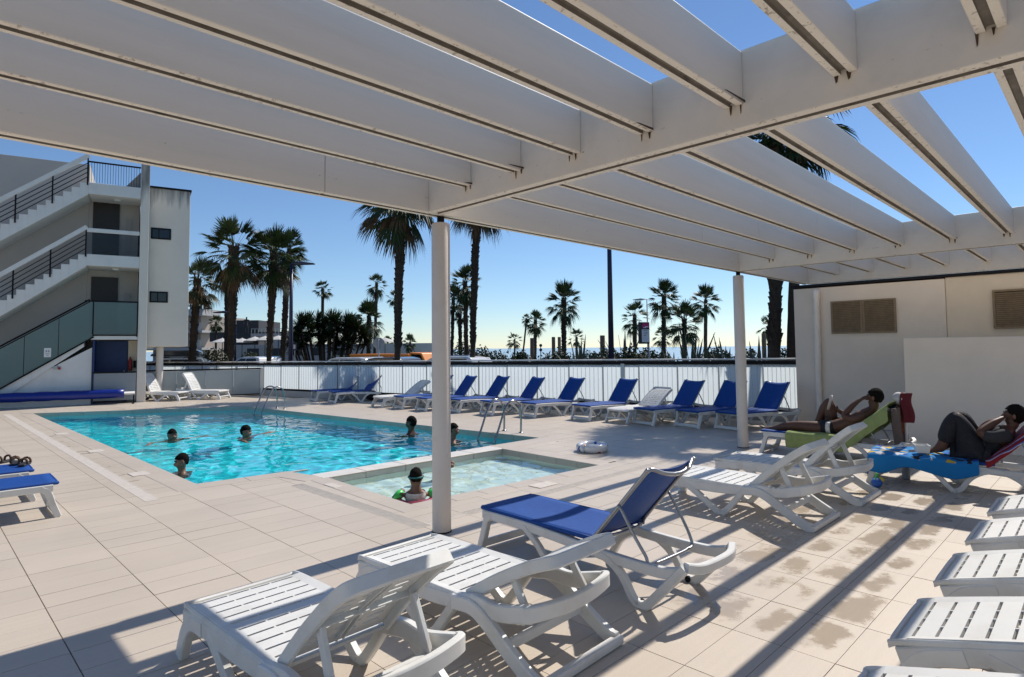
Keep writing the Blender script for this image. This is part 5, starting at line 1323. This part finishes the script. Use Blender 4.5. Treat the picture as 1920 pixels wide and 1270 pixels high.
swimmer(5.10, 13.0, -PI * .25 , 'swimmer with both arms stretched wide, right one of the two far swimmers', 'wide', 1.05, lift=-.11)
swimmer(7.70, 10.75, PI * .62, 'bather seen from behind, bare shoulders, left of the front column', 'down', 1.1, sk='skin_tan', lift=.0)
swimmer(7.56, 9.20, -PI * .2, 'dark haired bather mostly hidden behind the front column', 'down', 1.0, lift=.02)

# child with armbands in the paddling pool, back to the camera
ch = swimmer(4.46, 6.14, PI * .28, 'child with green armbands and goggles strap in the paddling pool', 'out', .86, lift=.06)
sh = skin_person('white_shirt', [(0, 0, -.16 * .86, .165, .125), (0, 0, -.30 * .86, .16, .12), (0, 0, -.04 * .86, .135, .105), (0, .12, -.05, .085), (0, -.12, -.05, .085)], [(0, 1), (0, 2), (2, 3), (2, 4)], M['stripe_white'], ch)
for s in (-1, 1):
    MB().lathe([(.045, -.055), (.085, -.035), (.092, 0), (.085, .035), (.045, .055)], 14, (0, 0, 0)).build('armband', M['lime'], ch, (.045, s * .215, -.06), smooth=True).rotation_euler = (.9 * -s, .3, 0)
MB().box(-.02, .02, -.002, .002, -.02, .02).build('armband_print', M['ink'], ch, (-.025, .262, -.05)).rotation_euler = (.2, .6, 1.2)
MB().tube([(.100 * math.cos(a * PI / 10) + .008, .090 * math.sin(a * PI / 10), .055 + .86 * .15) for a in range(20)], .011, 6, closed=True).build('goggle_strap', M['teal'], ch, smooth=True)
MB().tube([(.19 * math.cos(a * PI / 12), .21 * math.sin(a * PI / 12), -.135) for a in range(24)], .05, 10, closed=True).build('float_belt', M['pink'], ch, smooth=True)
# standing child hidden behind the column
sc_ = tag(empty('person', (5.50, 6.94, -.41), -PI * .25), 'small child in blue swimwear mostly hidden behind the front column', 'person')
hc, nose, hcen = head_chain((0, 0, .78), (1, 0, 0), .85)
pts = [(0, 0, .42, .125, .10), (0, 0, .55, .12, .095), (0, 0, .70, .13, .09)] + hc + [nose] + [(0, .14, .70, .06), (.05, .2, .55, .045), (.2, .17, .52, .038), (0, -.14, .70, .06), (.05, -.2, .55, .045), (.22, -.14, .55, .038), (0, .06, .36, .085), (.0, .065, .18, .06), (0, .065, .02, .05), (0, -.06, .36, .085), (.0, -.065, .18, .06), (0, -.065, .02, .05)]
skin_person('body', pts, [(0, 1), (1, 2), (2, 3), (3, 4), (4, 5), (5, 6), (6, 7), (5, 8), (2, 9), (9, 10), (10, 11), (2, 12), (12, 13), (13, 14), (0, 15), (15, 16), (16, 17), (0, 18), (18, 19), (19, 20)], M['skin'], sc_)
skin_person('swimsuit', [(0, 0, .42, .145, .115), (0, 0, .55, .145, .11), (0, 0, .70, .145, .10), (0, .06, .34, .10), (0, -.06, .34, .10)], [(0, 1), (1, 2), (0, 3), (0, 4)], M['blue_swim'], sc_)
head_bits(sc_, hcen, (1, 0, 0), .85)
sc_.scale = (.84, .84, .84)

# ---- man reading on the lounger with the green towel. local frame: x = head->feet (world +Y), y = across (world -X is +y), z up
mr = tag(empty('person', (10.04, 3.16, -.02), PI / 2), 'tanned man in black swim trunks lying on a lounger, one knee up, reading', 'person')
def hand(pts, ed, wrist, d, up, k=1.0, curl=.6):
    """palm and five fingers from the wrist index; d = pointing direction, up = back of the hand"""
    w = Vector(pts[wrist][:3]); d = Vector(d).normalized(); up = Vector(up).normalized(); sd = d.cross(up).normalized()
    def addp(p, r, prev, r2=None): pts.append((p.x, p.y, p.z, r, r2 or r)); ed.append((prev, len(pts) - 1)); return len(pts) - 1
    palm = addp(w + d * .055 * k, .030 * k, wrist, .017 * k)
    for q, (o, l) in enumerate([(-.028, .060), (-.010, .070), (.010, .066), (.027, .052)]):
        a = addp(w + d * .095 * k + sd * o * k, .0095 * k, palm); b = addp(w + d * (.095 + l * .55) * k + sd * o * 1.1 * k - up * l * curl * .3 * k, .0085 * k, a); addp(w + d * (.095 + l * .8) * k + sd * o * 1.1 * k - up * l * curl * .85 * k, .0072 * k, b)
    a = addp(w + d * .035 * k - sd * .036 * k, .0115 * k, palm); addp(w + d * .075 * k - sd * .056 * k - up * .02 * k, .009 * k, a)
pts = [(0, 0, .470, .175, .125),                                  # 0 pelvis
       (-.17, 0, .520, .170, .130), (-.36, 0, .605, .195, .140), (-.50, 0, .700, .165, .120),   # 1 belly 2 chest 3 upper chest
       (-.575, 0, .790, .078), (-.590, 0, .845, .072), (-.565, 0, .900, .094, .084), (-.595, 0, .960, .124, .106), (-.620, 0, 1.030, .112, .098),   # 4-8 neck, jaw, head
       (-.462, 0, .925, .015),                                     # 9 nose
       (.03, .11, .455, .118), (.26, .115, .462, .102), (.47, .115, .470, .078), (.66, .115, .440, .074), (.86, .115, .370, .050),   # near leg 10-14
       (.03, -.11, .470, .118), (.05, -.12, .68, .102), (.07, -.13, .875, .080), (.16, -.13, .70, .074), (.25, -.13, .475, .052),   # far leg, knee up 15-19
       (-.49, .20, .700, .085), (-.36, .255, .635, .062), (-.24, .250, .68, .054), (-.34, .165, .825, .042), (-.40, .125, .890, .034),   # near arm 20-24
       (-.49, -.20, .700, .085), (-.34, -.255, .625, .062), (-.22, -.235, .61, .054), (-.10, -.165, .685, .042), (-.06, -.13, .715, .034)]  # far arm 25-29
ed = [(0, 1), (1, 2), (2, 3), (3, 4), (4, 5), (5, 6), (6, 7), (7, 8), (7, 9), (0, 10), (10, 11), (11, 12), (12, 13), (13, 14), (0, 15), (15, 16), (16, 17), (17, 18), (18, 19),
      (3, 20), (20, 21), (21, 22), (22, 23), (23, 24), (3, 25), (25, 26), (26, 27), (27, 28), (28, 29)]
def foot(pts, ed, ank, d, up):
    a = Vector(pts[ank][:3]); d = Vector(d).normalized(); up = Vector(up).normalized()
    def addp(p, r, prev, r2=None): pts.append((p.x, p.y, p.z, r, r2 or r)); ed.append((prev, len(pts) - 1)); return len(pts) - 1
    heel = addp(a - up * .05 - d * .035, .034, ank); mid = addp(a + d * .07 - up * .035, .038, ank, .03); ball = addp(a + d * .14 - up * .055, .036, mid, .02)
    for q in range(3): addp(a + d * .19 - up * .06 + d.cross(up).normalized() * (q - 1) * .024, .013, ball)
foot(pts, ed, 14, (.55, 0, .35), (-.55, 0, .8))
foot(pts, ed, 19, (1, 0, -.12), (0, 0, 1))
hand(pts, ed, 24, (-.5, -.2, .35), (.6, .6, .3), 1.0, .5)
hand(pts, ed, 29, (.5, .1, .45), (.2, -.6, .3), 1.0, .9)
skin_person('body', pts, ed, M['skin_tan'], mr)
skin_person('swim_trunks', [(0, 0, .470, .225, .168), (-.09, 0, .498, .220, .168), (.03, .11, .455, .155), (.18, .115, .460, .140), (.03, -.11, .470, .155), (.04, -.118, .62, .140)], [(0, 1), (0, 2), (2, 3), (0, 4), (4, 5)], M['trunks'], mr)
MB().sheet(lambda u, v: (-.045 + .06 * v, .205 + .045 * math.sin(u * PI), .40 + .17 * u), 8, 2).build('trunk_stripe', M['stripe_white'], mr, smooth=True, solid=.006)
head_bits(mr, (-.597, 0, .958), (.93, 0, .2), 1.02)
# booklet resting on his raised thigh
bkl = tag(empty('booklet', (10.10, 3.20, .72), .25), 'white booklet held up against the reading man\'s raised thigh', 'book')
for s in (-1, 1):
    MB().sheet(lambda u, v: (s * .115 * u, .03 * u - .01 * math.sin(u * PI) - .05 * v, .21 * v), 6, 3).build('cover' if s < 0 else 'page', M['stripe_white'], bkl, smooth=True, solid=.004)

# ---- person in dark clothes on the lounger with the patterned towel; local frame as above
wm = tag(empty('person', (8.88, 1.24, 0), PI / 2 + .12), 'person in dark patterned clothes lying with knees raised beside the low wall', 'person')
M['dark_print'] = pm('dark_printed_cloth', (.012, .012, .018), .85, .3, 14, dirt=.25, dcol=(.10, .10, .14), dscale=60, drange=(.58, .62))
pts = [(0, 0, .470, .18, .13), (-.10, 0, .53, .165, .125), (-.21, 0, .61, .175, .13), (-.29, 0, .69, .15, .11), (-.335, 0, .755, .072), (-.35, 0, .795, .068), (-.325, 0, .84, .09, .08), (-.355, 0, .89, .118, .10), (-.38, 0, .95, .105, .092), (-.225, 0, .855, .014),
       (.04, .12, .50, .12), (.10, .125, .70, .10), (.17, .13, .875, .08), (.25, .13, .68, .072), (.33, .13, .475, .052), (.04, -.12, .50, .12), (.07, -.12, .70, .10), (.11, -.12, .86, .08), (.21, -.12, .68, .072), (.30, -.12, .475, .052),
       (-.28, .19, .685, .08), (-.14, .245, .64, .06), (-.04, .235, .70, .052), (-.17, .14, .80, .042), (-.225, .10, .835, .034), (-.28, -.19, .685, .08), (-.14, -.245, .64, .06), (-.04, -.23, .66, .052), (-.12, -.13, .76, .042), (-.18, -.09, .80, .034)]
ed = [(0, 1), (1, 2), (2, 3), (3, 4), (4, 5), (5, 6), (6, 7), (7, 8), (7, 9), (0, 10), (10, 11), (11, 12), (12, 13), (13, 14), (0, 15), (15, 16), (16, 17), (17, 18), (18, 19), (3, 20), (20, 21), (21, 22), (22, 23), (23, 24), (3, 25), (25, 26), (26, 27), (27, 28), (28, 29)]
foot(pts, ed, 14, (1, 0, -.1), (0, 0, 1)); foot(pts, ed, 19, (1, 0, -.1), (0, 0, 1)); hand(pts, ed, 24, (-.4, -.3, .3), (.6, .6, .3), .9); hand(pts, ed, 29, (-.4, .3, .3), (.6, -.6, .3), .9)
skin_person('body', pts, ed, M['skin_tan'], wm)
skin_person('trousers', [(0, 0, .485, .20, .15), (.04, .12, .50, .138), (.10, .125, .70, .122), (.17, .13, .875, .104), (.25, .13, .68, .096), (.31, .13, .52, .085), (.04, -.12, .50, .138), (.07, -.12, .70, .122), (.11, -.12, .86, .104), (.21, -.12, .68, .096), (.285, -.12, .52, .085)], [(0, 1), (1, 2), (2, 3), (3, 4), (4, 5), (0, 6), (6, 7), (7, 8), (8, 9), (9, 10)], M['dark_print'], wm)
skin_person('dark_top', [(-.04, 0, .50, .195, .15), (-.11, 0, .54, .185, .145), (-.21, 0, .61, .195, .15), (-.29, 0, .69, .17, .13), (-.28, .19, .685, .10), (-.14, .245, .64, .08), (-.06, .235, .69, .07), (-.28, -.19, .685, .10), (-.14, -.245, .64, .08), (-.06, -.23, .66, .07)], [(0, 1), (1, 2), (2, 3), (3, 4), (4, 5), (5, 6), (3, 7), (7, 8), (8, 9)], M['dark_cloth'], wm)
head_bits(wm, (-.357, 0, .886), (.9, 0, .3), .98, .35)

for o_ in list(bpy.data.objects):
    if o_.type == 'MESH' and o_.parent and o_.parent.get('group') == 'bathers in the pool': o_.cycles.is_caustics_receiver = True
# ================================================================== towels and small things
M['green_towel'] = pm('green_towel', (.30, .36, .13), .95, .15, 14, bump=.5, bscale=260)
M['brown_towel'] = pm('taupe_towel', (.15, .115, .095), .95, .15, 14, bump=.5, bscale=260)
M['red_cloth'] = pm('red_cloth', (.13, .012, .02), .9, .2, 14, bump=.4, bscale=200)
M['orange_bag'] = pm('brick_cloth', (.22, .06, .03), .9, .2, 14)
def drape(name, fn, nu, nv, mt, label, cat, solid=.008):
    o = MB().sheet(fn, nu, nv).build(name, mt, None, smooth=True, solid=solid, sub=1); return tag(o, label, cat)
# profile along the man's lounger: seat then raised back (foot end Y=3.72)
def seat_profile(t, x0, y_foot, y_hinge, zs, back, ang):
    L1 = y_foot - y_hinge; d = t * (L1 + back)
    if d < L1: return y_foot - d, zs
    e = d - L1; return y_hinge - e * math.cos(ang), zs + e * math.sin(ang)
def green(u, v):
    y, z = seat_profile(u, 0, 3.72, 2.93, .375, .80, R(40)); w = (v - .5) * 1.16; fall = max(0, abs(w) - .335)
    x = 10.04 + math.copysign(min(abs(w), .335) + .02 * (fall > 0), w)
    z -= fall + .006 * math.sin(u * 40) * (fall > .02); x += .010 * math.sin(u * 23 + w * 5) * (fall > 0)
    return (x, y + .008 * math.sin(v * 14), z + .006 * math.sin(u * 17 + v * 9))
drape('towel', green, 34, 22, M['green_towel'], 'pale green towel spread over the reading man\'s lounger', 'towel')
def brown(u, v):
    x = 9.80 + .5 * v; z = .80 - .72 * u; y = 2.30 + .02 * math.sin(v * 9 + u * 3) - .06 * u + .02 * math.sin(v * 17)
    return (x - .08 * (1 - v) * u + .06 * math.sin(u * 2), y, z)
drape('towel', brown, 14, 16, M['brown_towel'], 'taupe towel hanging down behind the reading man\'s backrest', 'towel')
wbag = tag(empty('red_garment_bundle', (10.25, 2.26, 0)), 'red garment and white cloth hung behind the reading man\'s head', 'clothing')
MB().sheet(lambda u, v: (.0 + .16 * (v - .5), -.06 + .06 * math.sin(v * 7 + 1) + .02 * math.sin(u * 6), 1.00 - .42 * u), 10, 10).build('red_garment', M['red_cloth'], wbag, smooth=True, solid=.02)
MB().ball((0, .05, .92), (.085, .08, .09), 14, 10).build('white_cloth', M['stripe_white'], wbag, smooth=True)
MB().sheet(lambda u, v: (.05 + .2 * (v - .5), .02 + .04 * math.sin(v * 8), .82 - .4 * u), 8, 8).build('brick_garment', M['orange_bag'], wbag, smooth=True, solid=.02)
MB().tube([(.04, -.02, .0), (.04, -.02, 1.0)], .02, 8).build('stand_pole', M['white_paint'], wbag)
MB().lathe([(.16, 0), (.16, .03), (.03, .05)], 14, (.04, -.02, 0)).build('stand_foot', M['white_paint'], wbag)
# patterned blue towel
def towel_pattern():
    mt = bpy.data.materials.new('patterned_towel'); mt.use_nodes = True; n = mt.node_tree; L = n.links.new; b = n.nodes['Principled BSDF']; b.inputs['Roughness'].default_value = .95
    g = n.nodes.new('ShaderNodeNewGeometry'); mp = n.nodes.new('ShaderNodeMapping'); mp.inputs['Rotation'].default_value = (0, 0, .5); L(g.outputs['Position'], mp.inputs[0])
    v1 = n.nodes.new('ShaderNodeTexVoronoi'); v1.inputs['Scale'].default_value = 11; v1.distance = 'MANHATTAN'; L(mp.outputs[0], v1.inputs['Vector'])
    sx = n.nodes.new('ShaderNodeSeparateColor'); L(v1.outputs['Color'], sx.inputs[0])
    rp = n.nodes.new('ShaderNodeValToRGB'); rp.color_ramp.interpolation = 'CONSTANT'; e = rp.color_ramp.elements
    e[0].position = 0; e[0].color = (.01, .20, .50, 1); e[1].position = .62; e[1].color = (.62, .60, .58, 1)
    for p, c in ((.72, (.62, .42, .02, 1)), (.82, (.015, .015, .02, 1)), (.9, (.01, .06, .35, 1))): q = e.new(p); q.color = c
    L(sx.outputs[0], rp.inputs[0])
    sp = n.nodes.new('ShaderNodeSeparateXYZ'); L(g.outputs['Position'], sp.inputs[0])
    mr_ = n.nodes.new('ShaderNodeMapRange'); mr_.inputs[1].default_value = .335; mr_.inputs[2].default_value = .345; L(sp.outputs[2], mr_.inputs[0])
    mx = n.nodes.new('ShaderNodeMix'); mx.data_type = 'RGBA'; mx.inputs[6].default_value = (.008, .19, .50, 1); L(mr_.outputs[0], mx.inputs[0]); L(rp.outputs[0], mx.inputs[7]); L(mx.outputs[2], b.inputs['Base Color'])
    nz = n.nodes.new('ShaderNodeTexNoise'); nz.inputs['Scale'].default_value = 260; bp = n.nodes.new('ShaderNodeBump'); bp.inputs['Strength'].default_value = .4; bp.inputs['Distance'].default_value = .01; L(nz.outputs[0], bp.inputs['Height']); L(bp.outputs[0], b.inputs['Normal'])
    return mt
M['patterned'] = towel_pattern()
def ptowel(u, v):
    t = u * 1.15; w = (v - .5) * 1.05; fall = max(0, abs(w) - .335)
    x = math.copysign(min(abs(w), .335) + .03 * (fall > 0), w); d = -.10 + t
    z = .378; 
    if d < -.03: z -= (-.03 - d) * 1.8; d = -.05
    z += .010 * math.sin(t * 13 + w * 6) + .006 * math.sin(w * 22)
    wob = .02 * math.sin(t * 19) * (fall > 0)
    z -= fall * (1 + .25 * math.sin(t * 9))
    a = S_ + .12; ca, sa = math.cos(a), math.sin(a); lx, ly = d, x + wob
    return (8.80 + lx * ca - ly * sa, 2.26 + lx * sa + ly * ca, z)
drape('towel', ptowel, 34, 24, M['patterned'], 'bright blue towel with yellow black and white print on the right lounger', 'towel')
def stripes():
    mt = pm('striped_towel', (.3, .02, .03), .95, .1, 10); n = mt.node_tree; L = n.links.new; b = [q for q in n.nodes if q.type == 'BSDF_PRINCIPLED'][0]
    tc = n.nodes.new('ShaderNodeTexCoord'); w = n.nodes.new('ShaderNodeTexWave'); w.inputs['Scale'].default_value = 3.0; w.inputs['Distortion'].default_value = 2.2; w.inputs['Detail'].default_value = 1; L(tc.outputs['Object'], w.inputs['Vector'])
    rp = n.nodes.new('ShaderNodeValToRGB'); rp.color_ramp.interpolation = 'CONSTANT'; e = rp.color_ramp.elements; e[0].position = 0; e[0].color = (.30, .015, .025, 1); e[1].position = .5; e[1].color = (.60, .56, .56, 1); q = e.new(.66); q.color = (.02, .14, .45, 1); q = e.new(.84); q.color = (.22, .01, .02, 1)
    L(w.outputs[0], rp.inputs[0]); L(rp.outputs[0], b.inputs['Base Color']); return mt
def rtowel(u, v):
    a = S_ + .12; ca, sa = math.cos(a), math.sin(a); e = -.05 + u * .92; w = (v - .5) * .72
    lx = 1.17 + e * math.cos(R(46)) - .03; lz = .385 + max(0, e) * math.sin(R(46)) + .01 * math.sin(u * 12) ; fall = max(0, abs(w) - .30)
    return (8.80 + lx * ca - w * sa, 2.26 + lx * sa + w * ca, lz + .012 - fall * 1.5)
drape('towel', rtowel, 18, 12, stripes(), 'red white and blue striped towel over the backrest by the low wall', 'towel')
tb = tag(empty('white_tub', (8.70, 1.74, .405), .4), 'small white open tub standing on the patterned blue towel', 'tub')
m_ = MB(); m_.add([(-.07, -.06, 0), (.07, -.06, 0), (.07, .06, 0), (-.07, .06, 0), (-.085, -.07, .085), (.085, -.07, .085), (.085, .07, .085), (-.085, .07, .085)], [(0, 1, 2, 3), (0, 1, 5, 4), (1, 2, 6, 5), (2, 3, 7, 6), (3, 0, 4, 7)]); m_.build('tub', M['white_paint'], tb, solid=.006)
MB().tube([(-.088, -.073, .085), (.088, -.073, .085), (.088, .073, .085), (-.088, .073, .085)], .006, 6, closed=True).build('tub_rim', M['white_paint'], tb)
bt = tag(empty('drink_bottle', (9.0, 1.98, 0)), 'small grey bottle on the floor under the patterned towel', 'bottle')
MB().lathe([(.04, .0), (.045, .02), (.045, .13), (.02, .17), (.02, .19)], 14).build('bottle_body', M['grey_sign'], bt, smooth=True); MB().lathe([(.022, .19), (.022, .215)], 12).build('cap', M['panel_white'], bt)
ty = tag(empty('toy_bag', (8.25, 2.12, 0)), 'small blue and yellow toy bag on the floor by the white loungers', 'bag')
MB().ball((0, 0, .06), (.09, .06, .06), 12, 8).build('bag_body', M['blue_swim'], ty, smooth=True); MB().ball((.04, -.03, .09), (.05, .04, .035), 10, 6).build('bag_flap', pm('yellow_cloth', (.6, .45, .05), .8), ty, smooth=True); MB().tube(cr([(-.06, 0, .1), (0, 0, .17), (.06, 0, .1)], 5), .008, 6).build('handle', M['lime'], ty)
# inflatable ring on the pool edge
def ring_mat():
    mt = pm('printed_vinyl', (.74, .74, .74), .25, .04, 6, coat=.5); n = mt.node_tree; L = n.links.new; b = [q for q in n.nodes if q.type == 'BSDF_PRINCIPLED'][0]
    tc = n.nodes.new('ShaderNodeTexCoord'); v1 = n.nodes.new('ShaderNodeTexVoronoi'); v1.inputs['Scale'].default_value = 14; L(tc.outputs['Object'], v1.inputs['Vector'])
    sx = n.nodes.new('ShaderNodeSeparateColor'); L(v1.outputs['Color'], sx.inputs[0]); rp = n.nodes.new('ShaderNodeValToRGB'); rp.color_ramp.interpolation = 'CONSTANT'; e = rp.color_ramp.elements; e[0].position = 0; e[0].color = (.74, .74, .74, 1); e[1].position = .62; e[1].color = (.5, .03, .04, 1); q = e.new(.75); q.color = (.04, .12, .45, 1); q = e.new(.86); q.color = (.7, .7, .7, 1)
    L(sx.outputs[0], rp.inputs[0]); L(rp.outputs[0], b.inputs['Base Color']); return mt
rgp = G(1115, 847)
sr = tag(empty('swim_ring', (rgp.x, rgp.y + .05, .006)), 'white inflatable swim ring with red and blue print at the paddling pool corner', 'swim ring')
MB().tube([(.19 * math.cos(a * PI / 16), .19 * math.sin(a * PI / 16), .062) for a in range(32)], .075, 12, closed=True, scale=[1 + .03 * math.sin(a * 3) for a in range(32)]).build('ring', ring_mat(), sr, smooth=True)
MB().tube([(.19, .0, .13), (.195, .0, .155)], .011, 8).build('valve', M['stripe_white'], sr)
# pool ladders
def ladder(x_in, x_out, y0, y1, label, h=.66):
    o = tag(empty('pool_ladder', (x_out, (y0 + y1) / 2, 0)), label, 'ladder', 'pool ladders'); yc = (y0 + y1) / 2
    for y in (y0, y1):
        d = x_in - x_out
        MB().tube(cr([(0, y - yc, .0), (.0, y - yc, h * .55), (d * .10, y - yc, h * .9), (d * .34, y - yc, h), (d * .58, y - yc, h * .82), (d * .85, y - yc, h * .2), (d, y - yc, -.1), (d * 1.02, y - yc, -.40)], 6), .021, 12).build('rail', M['steel'], o, smooth=True)
        MB().lathe([(.05, .005), (.05, .012), (.026, .03)], 14, (0, y - yc, 0)).build('flange', M['steel'], o, smooth=True)
    for z in (-.17, -.34): MB().box(d * 1.01 - .05, d * 1.01 + .03, y0 - yc, y1 - yc, z - .012, z + .012).build('tread', M['steel'], o)
ladder(8.05, 8.78, 8.55, 9.03, 'chrome pool ladder at the right pool edge near the curb')
ladder(7.12, 7.80, 17.1, 17.6, 'chrome pool ladder at the far right pool corner')
# sandals on the left blue lounger
def sandal(p, rz, label):
    o = tag(empty('sandal', p, rz), label, 'sandal', 'sandals on the blue lounger')
    MB().prism([(-.13, -.035), (-.05, -.042), (.07, -.048), (.13, -.03), (.14, .01), (.12, .04), (.05, .045), (-.08, .038), (-.13, .03)], 0, .028).build('sole', M['ink'], o, bevel=.008)
    for x in (.06, -.06): MB().tube(cr([(x, -.044, .02), (x, -.035, .065), (x + .01, 0, .082), (x, .035, .065), (x, .042, .02)], 4), .013, 6).build('strap', pm('brown_leather', (.09, .045, .02), .7, .2, 20), o, smooth=True)
ls = G(30, 872, .36)
sA, sB, sC = G(46, 872, .365), G(28, 870, .365), G(6, 868, .365)
sandal((sA.x, sA.y, .362), 1.2, 'right brown sandal of the pair near the lounger foot end'); sandal((sB.x, sB.y, .362), 1.5, 'left brown sandal of the pair on the blue lounger'); sandal((sC.x, sC.y, .362), .7, 'dark single sandal at the photo left edge on the lounger')
# bag behind a far lounger
g = G(688, 752); bb = tag(empty('black_bag', (g.x + .2, g.y, 0), .3), 'black bag lying beside the second blue lounger from the left', 'bag')
MB().ball((0, 0, .17), (.28, .16, .17), 14, 8).build('bag_body', M['trunks'], bb, smooth=True); MB().tube(cr([(-.15, 0, .28), (-.08, 0, .42), (.08, 0, .42), (.15, 0, .28)], 5), .015, 6).build('handle', M['trunks'], bb, smooth=True)
